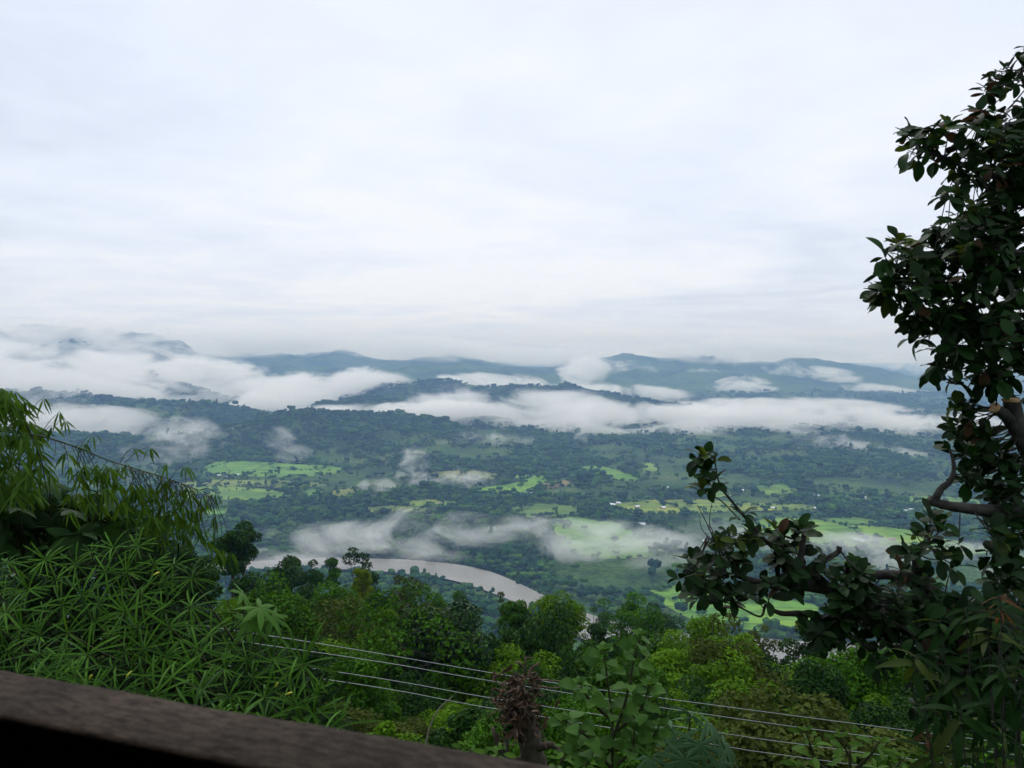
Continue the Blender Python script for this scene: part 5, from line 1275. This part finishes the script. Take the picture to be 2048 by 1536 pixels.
# masses of foliage: (px, py, half width, half height, depth, depth spread, number of twig ends, share of young leaves)
MASS = [(2010, 200, 50, 70, 4.5, .3, 16, .1), (1960, 290, 110, 60, 4.35, .35, 30, .25), (1860, 285, 55, 45, 4.3, .2, 13, .35), (1960, 400, 75, 60, 4.4, .4, 34, .05), (2030, 380, 50, 150, 4.6, .4, 34, .02),
        (1930, 490, 105, 50, 4.3, .4, 34, .1), (1850, 540, 100, 60, 4.2, .35, 26, .15), (1770, 580, 40, 34, 4.1, .15, 9, .35), (1800, 500, 30, 26, 4.15, .15, 6, .4), (1960, 590, 100, 70, 4.3, .4, 40, .03), (1900, 650, 85, 50, 4.25, .3, 24, .04),
        (1990, 690, 75, 55, 4.3, .35, 28, .02), (1900, 735, 40, 34, 4.2, .2, 8, 0), (1985, 750, 55, 24, 4.25, .2, 10, 0), (2060, 560, 60, 250, 4.6, .4, 44, 0),
        (1922, 818, 36, 32, 4.3, .12, 7, .15), (1940, 885, 48, 40, 4.35, .15, 13, .2), (1975, 945, 65, 46, 4.35, .2, 22, .08), (2030, 1000, 50, 60, 4.25, .3, 18, .02), (2010, 1100, 45, 60, 4.2, .3, 16, .1),
        (1420, 915, 32, 14, 3.7, .06, 4, .35), (1408, 965, 26, 24, 3.7, .08, 5, .3), (1482, 1020, 12, 12, 3.7, .05, 1, .5),
        (1400, 1155, 50, 40, 3.7, .2, 16, .1), (1470, 1110, 50, 44, 3.72, .2, 15, .12), (1530, 1090, 40, 40, 3.75, .2, 10, .12), (1490, 1175, 90, 36, 3.72, .25, 18, .02), (1575, 1060, 30, 24, 3.74, .1, 4, .2), (1590, 1120, 40, 50, 3.75, .2, 12, .05),
        (1640, 1125, 22, 20, 3.74, .1, 3, .5), (1690, 1150, 45, 26, 3.8, .2, 10, .1), (1720, 1200, 70, 40, 3.82, .25, 20, .03), (1660, 1250, 60, 40, 3.8, .25, 16, .02), (1770, 1240, 90, 60, 3.85, .35, 32, .02),
        (1870, 1060, 40, 34, 3.86, .15, 9, .3), (1835, 1120, 50, 40, 3.86, .2, 9, .15), (1900, 1110, 30, 30, 3.9, .15, 6, .2), (1860, 1190, 70, 40, 3.9, .3, 22, .02), (1830, 1290, 90, 60, 3.9, .4, 30, .02), (1930, 1260, 80, 70, 3.95, .4, 34, .05), (2020, 1230, 60, 90, 4.0, .4, 30, .05), (2010, 1380, 80, 90, 4.0, .5, 40, .02), (1900, 1390, 90, 60, 4.0, .4, 26, .02)]
MASS += [(2110, 120, 70, 60, 4.55, .4, 20, .1), (2200, 180, 90, 80, 4.6, .4, 30, .05), (2150, 300, 90, 90, 4.6, .5, 44, .02), (2270, 330, 110, 90, 4.55, .4, 40, .03), (2390, 410, 90, 70, 4.5, .3, 26, .1), (2180, 460, 100, 90, 4.7, .5, 46, 0), (2300, 520, 110, 90, 4.5, .4, 40, .02),
         (2420, 620, 100, 80, 4.5, .35, 32, .08), (2200, 640, 90, 90, 4.7, .5, 40, 0), (2300, 740, 110, 80, 4.5, .4, 36, .02), (2360, 880, 100, 70, 4.5, .35, 30, .08), (2240, 880, 80, 70, 4.6, .3, 22, 0), (2340, 1080, 110, 70, 4.5, .4, 32, .05), (2240, 1180, 90, 80, 4.5, .4, 26, 0), (2180, 520, 90, 200, 5.1, .3, 40, 0)]
items = []
allbr = np.concatenate(BR)
for px, py, hw, hh, dd, ds, n_, yg in MASS:
    arm = px < 1905 and py > 830
    for k in range(int(n_ * (1.0 if arm else 1.1))):
        a = U(0, 6.28); rr = math.sqrt(random.random()); c = at(px + math.cos(a) * rr * hw, py + math.sin(a) * rr * hh, dd + U(-ds, ds))
        j_ = np.argmin(np.sum((allbr - c) ** 2, 1) + .03 * np.random.default_rng(k + px).random(len(allbr))); b = allbr[j_]
        out_ = c - b; ln = np.linalg.norm(out_); 
        if ln > 1e-3: bs.tube(spline([b, (b + c) / 2 + np.array([0, 0, -.06 * ln]) + np.random.default_rng(k).normal(size=3) * .03 * ln, c], 8) - troot, [.003 + .006 * min(1, ln), .0035, .002], 4)
        ax = out_ / (ln + 1e-6) + np.array([0, -.15, .5 if py < 850 else 1.0]); ax /= np.linalg.norm(ax); young = random.random() < yg
        Fm = frame(ax)
        for q in range(random.randint(5, 8)):
            az = q * 2.4 + U(-.4, .4); el_ = U(.1, 1.1) if young else (U(-.35, .8) if py < 850 else U(-.1, 1.0))
            d = Fm @ np.array([math.sin(el_), math.cos(el_) * math.cos(az), math.cos(el_) * math.sin(az)])
            if not young and py < 850: d[2] -= .25
            kind = 'y' if young and random.random() < .8 else ('b' if random.random() < (.22 if py < 330 else .02) else 'd')
            items.append((c - ax * .012 * q * .5, frame(d, (0, -.3, 1), U(-.7, .7)), U(.55, 1.15) * (.85 if young else 1) * (.68 if arm else .84), random.randrange(5), kind, dd))
# the leaves that show largest are single parts, the rest one mass for each kind
pr = to_px(np.array([i_[0] for i_ in items])); inview = (pr[:, 0] > 0) & (pr[:, 0] < 2040) & (pr[:, 1] < 1536)
order = np.argsort(np.array([i_[0][1] for i_ in items]) + np.where(inview, 0, 50) + np.array([random.random() * .8 for _ in items]))
rest = {}
for rank, k in enumerate(order):
    c, R_, s_, vi, kind, dd = items[k]
    if rank < 300:
        o = link('leaf', LM[kind][vi], None, ftree); o.matrix_basis = mat4(R_, c - troot, s_)
    else:
        V, Fc = LV[vi]; rest.setdefault(kind, []).append(((V * s_) @ R_.T + c - troot, np.array(Fc), random.random()))
for kind, lst in rest.items():
    nv = 0; vv, ff, tt = [], [], []
    for V, Fc, t_ in lst: vv.append(V); ff.append(Fc + nv); tt += [t_] * len(Fc); nv += len(V)
    o = link('leaves', mesh_np('leathery_leaves', np.concatenate(vv), np.concatenate(ff), True, tt), {'d': G_LEATHER, 'y': G_LEATHER_Y, 'b': G_LEATHER_B}[kind], ftree); o['kind'] = 'stuff'
link('branches', bs.mesh('tree_branches', True), M_FBARK, ftree)

# ------------------------------------------------------------------ long leaved shrub in the lower right corner, with russet new leaves
G_LONG = leaf_mat('long_leaf', (.003, .013, .003), (.013, .042, .006), .46, .12, .2, 3.0)
G_LONG_Y = leaf_mat('long_leaf_pale', (.024, .045, .008), (.060, .090, .018), .4, .35, .4, 3.0)
G_RUSSET = leaf_mat('russet_leaf', (.060, .030, .012), (.130, .068, .026), .4, .4, .4, 3.0)
mg = at(1980, 1700, 2.6); mg[2] = h1(mg[0], 2.6)
mango = empty('mango_shrub', mg, 'long leaved shrub with russet new leaves in the lower right corner', 'shrub')
ms_ = Shape(); LG = {}
for key, mt in (('d', G_LONG), ('y', G_LONG_Y), ('r', G_RUSSET)):
    LG[key] = []
    for k in range(3):
        q = Shape(); q.add(*blade(.13 if key != 'r' else .08, .032 if key != 'r' else .016, 7, .25, .2 + .2 * k, 'lance', .02, k), .3 + .2 * k); me_ = q.mesh('leaf', True); me_.materials.append(mt); LG[key].append(me_)
tips = [(0, 0, 0), (1880, 1240, 0), (1930, 1215, 0), (1980, 1290, 0), (1935, 1340, 0), (1890, 1360, 0), (1850, 1445, 2), (1870, 1420, 0), (2000, 1190, 2), (1995, 1215, 0), (2030, 1270, 0), (2000, 1330, 0), (2040, 1380, 0), (1960, 1400, 0), (1990, 1440, 0), (2030, 1480, 0), (1900, 1480, 1), (1945, 1500, 0), (1990, 1510, 1), (1860, 1500, 1), (1920, 1420, 0), (1830, 1310, 1), (2040, 1330, 0), (1975, 1255, 1), (1880, 1300, 0)]
for px, py, ty in tips[1:]:
    c = at(px, py, U(2.5, 3.2)); ms_.tube(spline([mg, mg * .4 + c * .6 + np.array([.12, .1, -.12]), c], 10) - mg, [.006, .004, .002], 5)
    for k in range(9 if ty != 2 else 12):
        az = k * 2.4 + U(-.4, .4); d = np.array([math.cos(az), math.sin(az) * .9, U(-.9, .35)])
        key = 'r' if ty == 2 else ('y' if (ty == 1 and random.random() < .7) or random.random() < .08 else 'd')
        o = link('leaf', LG[key][k % 3], None, mango); o.matrix_basis = mat4(frame(d, (0, -.3, 1), U(-.6, .6)), c - mg + np.array([0, 0, -.008 * k]), U(.7, 1.1))
link('stems', ms_.mesh('mango_stems', True), M_FBARK, mango)
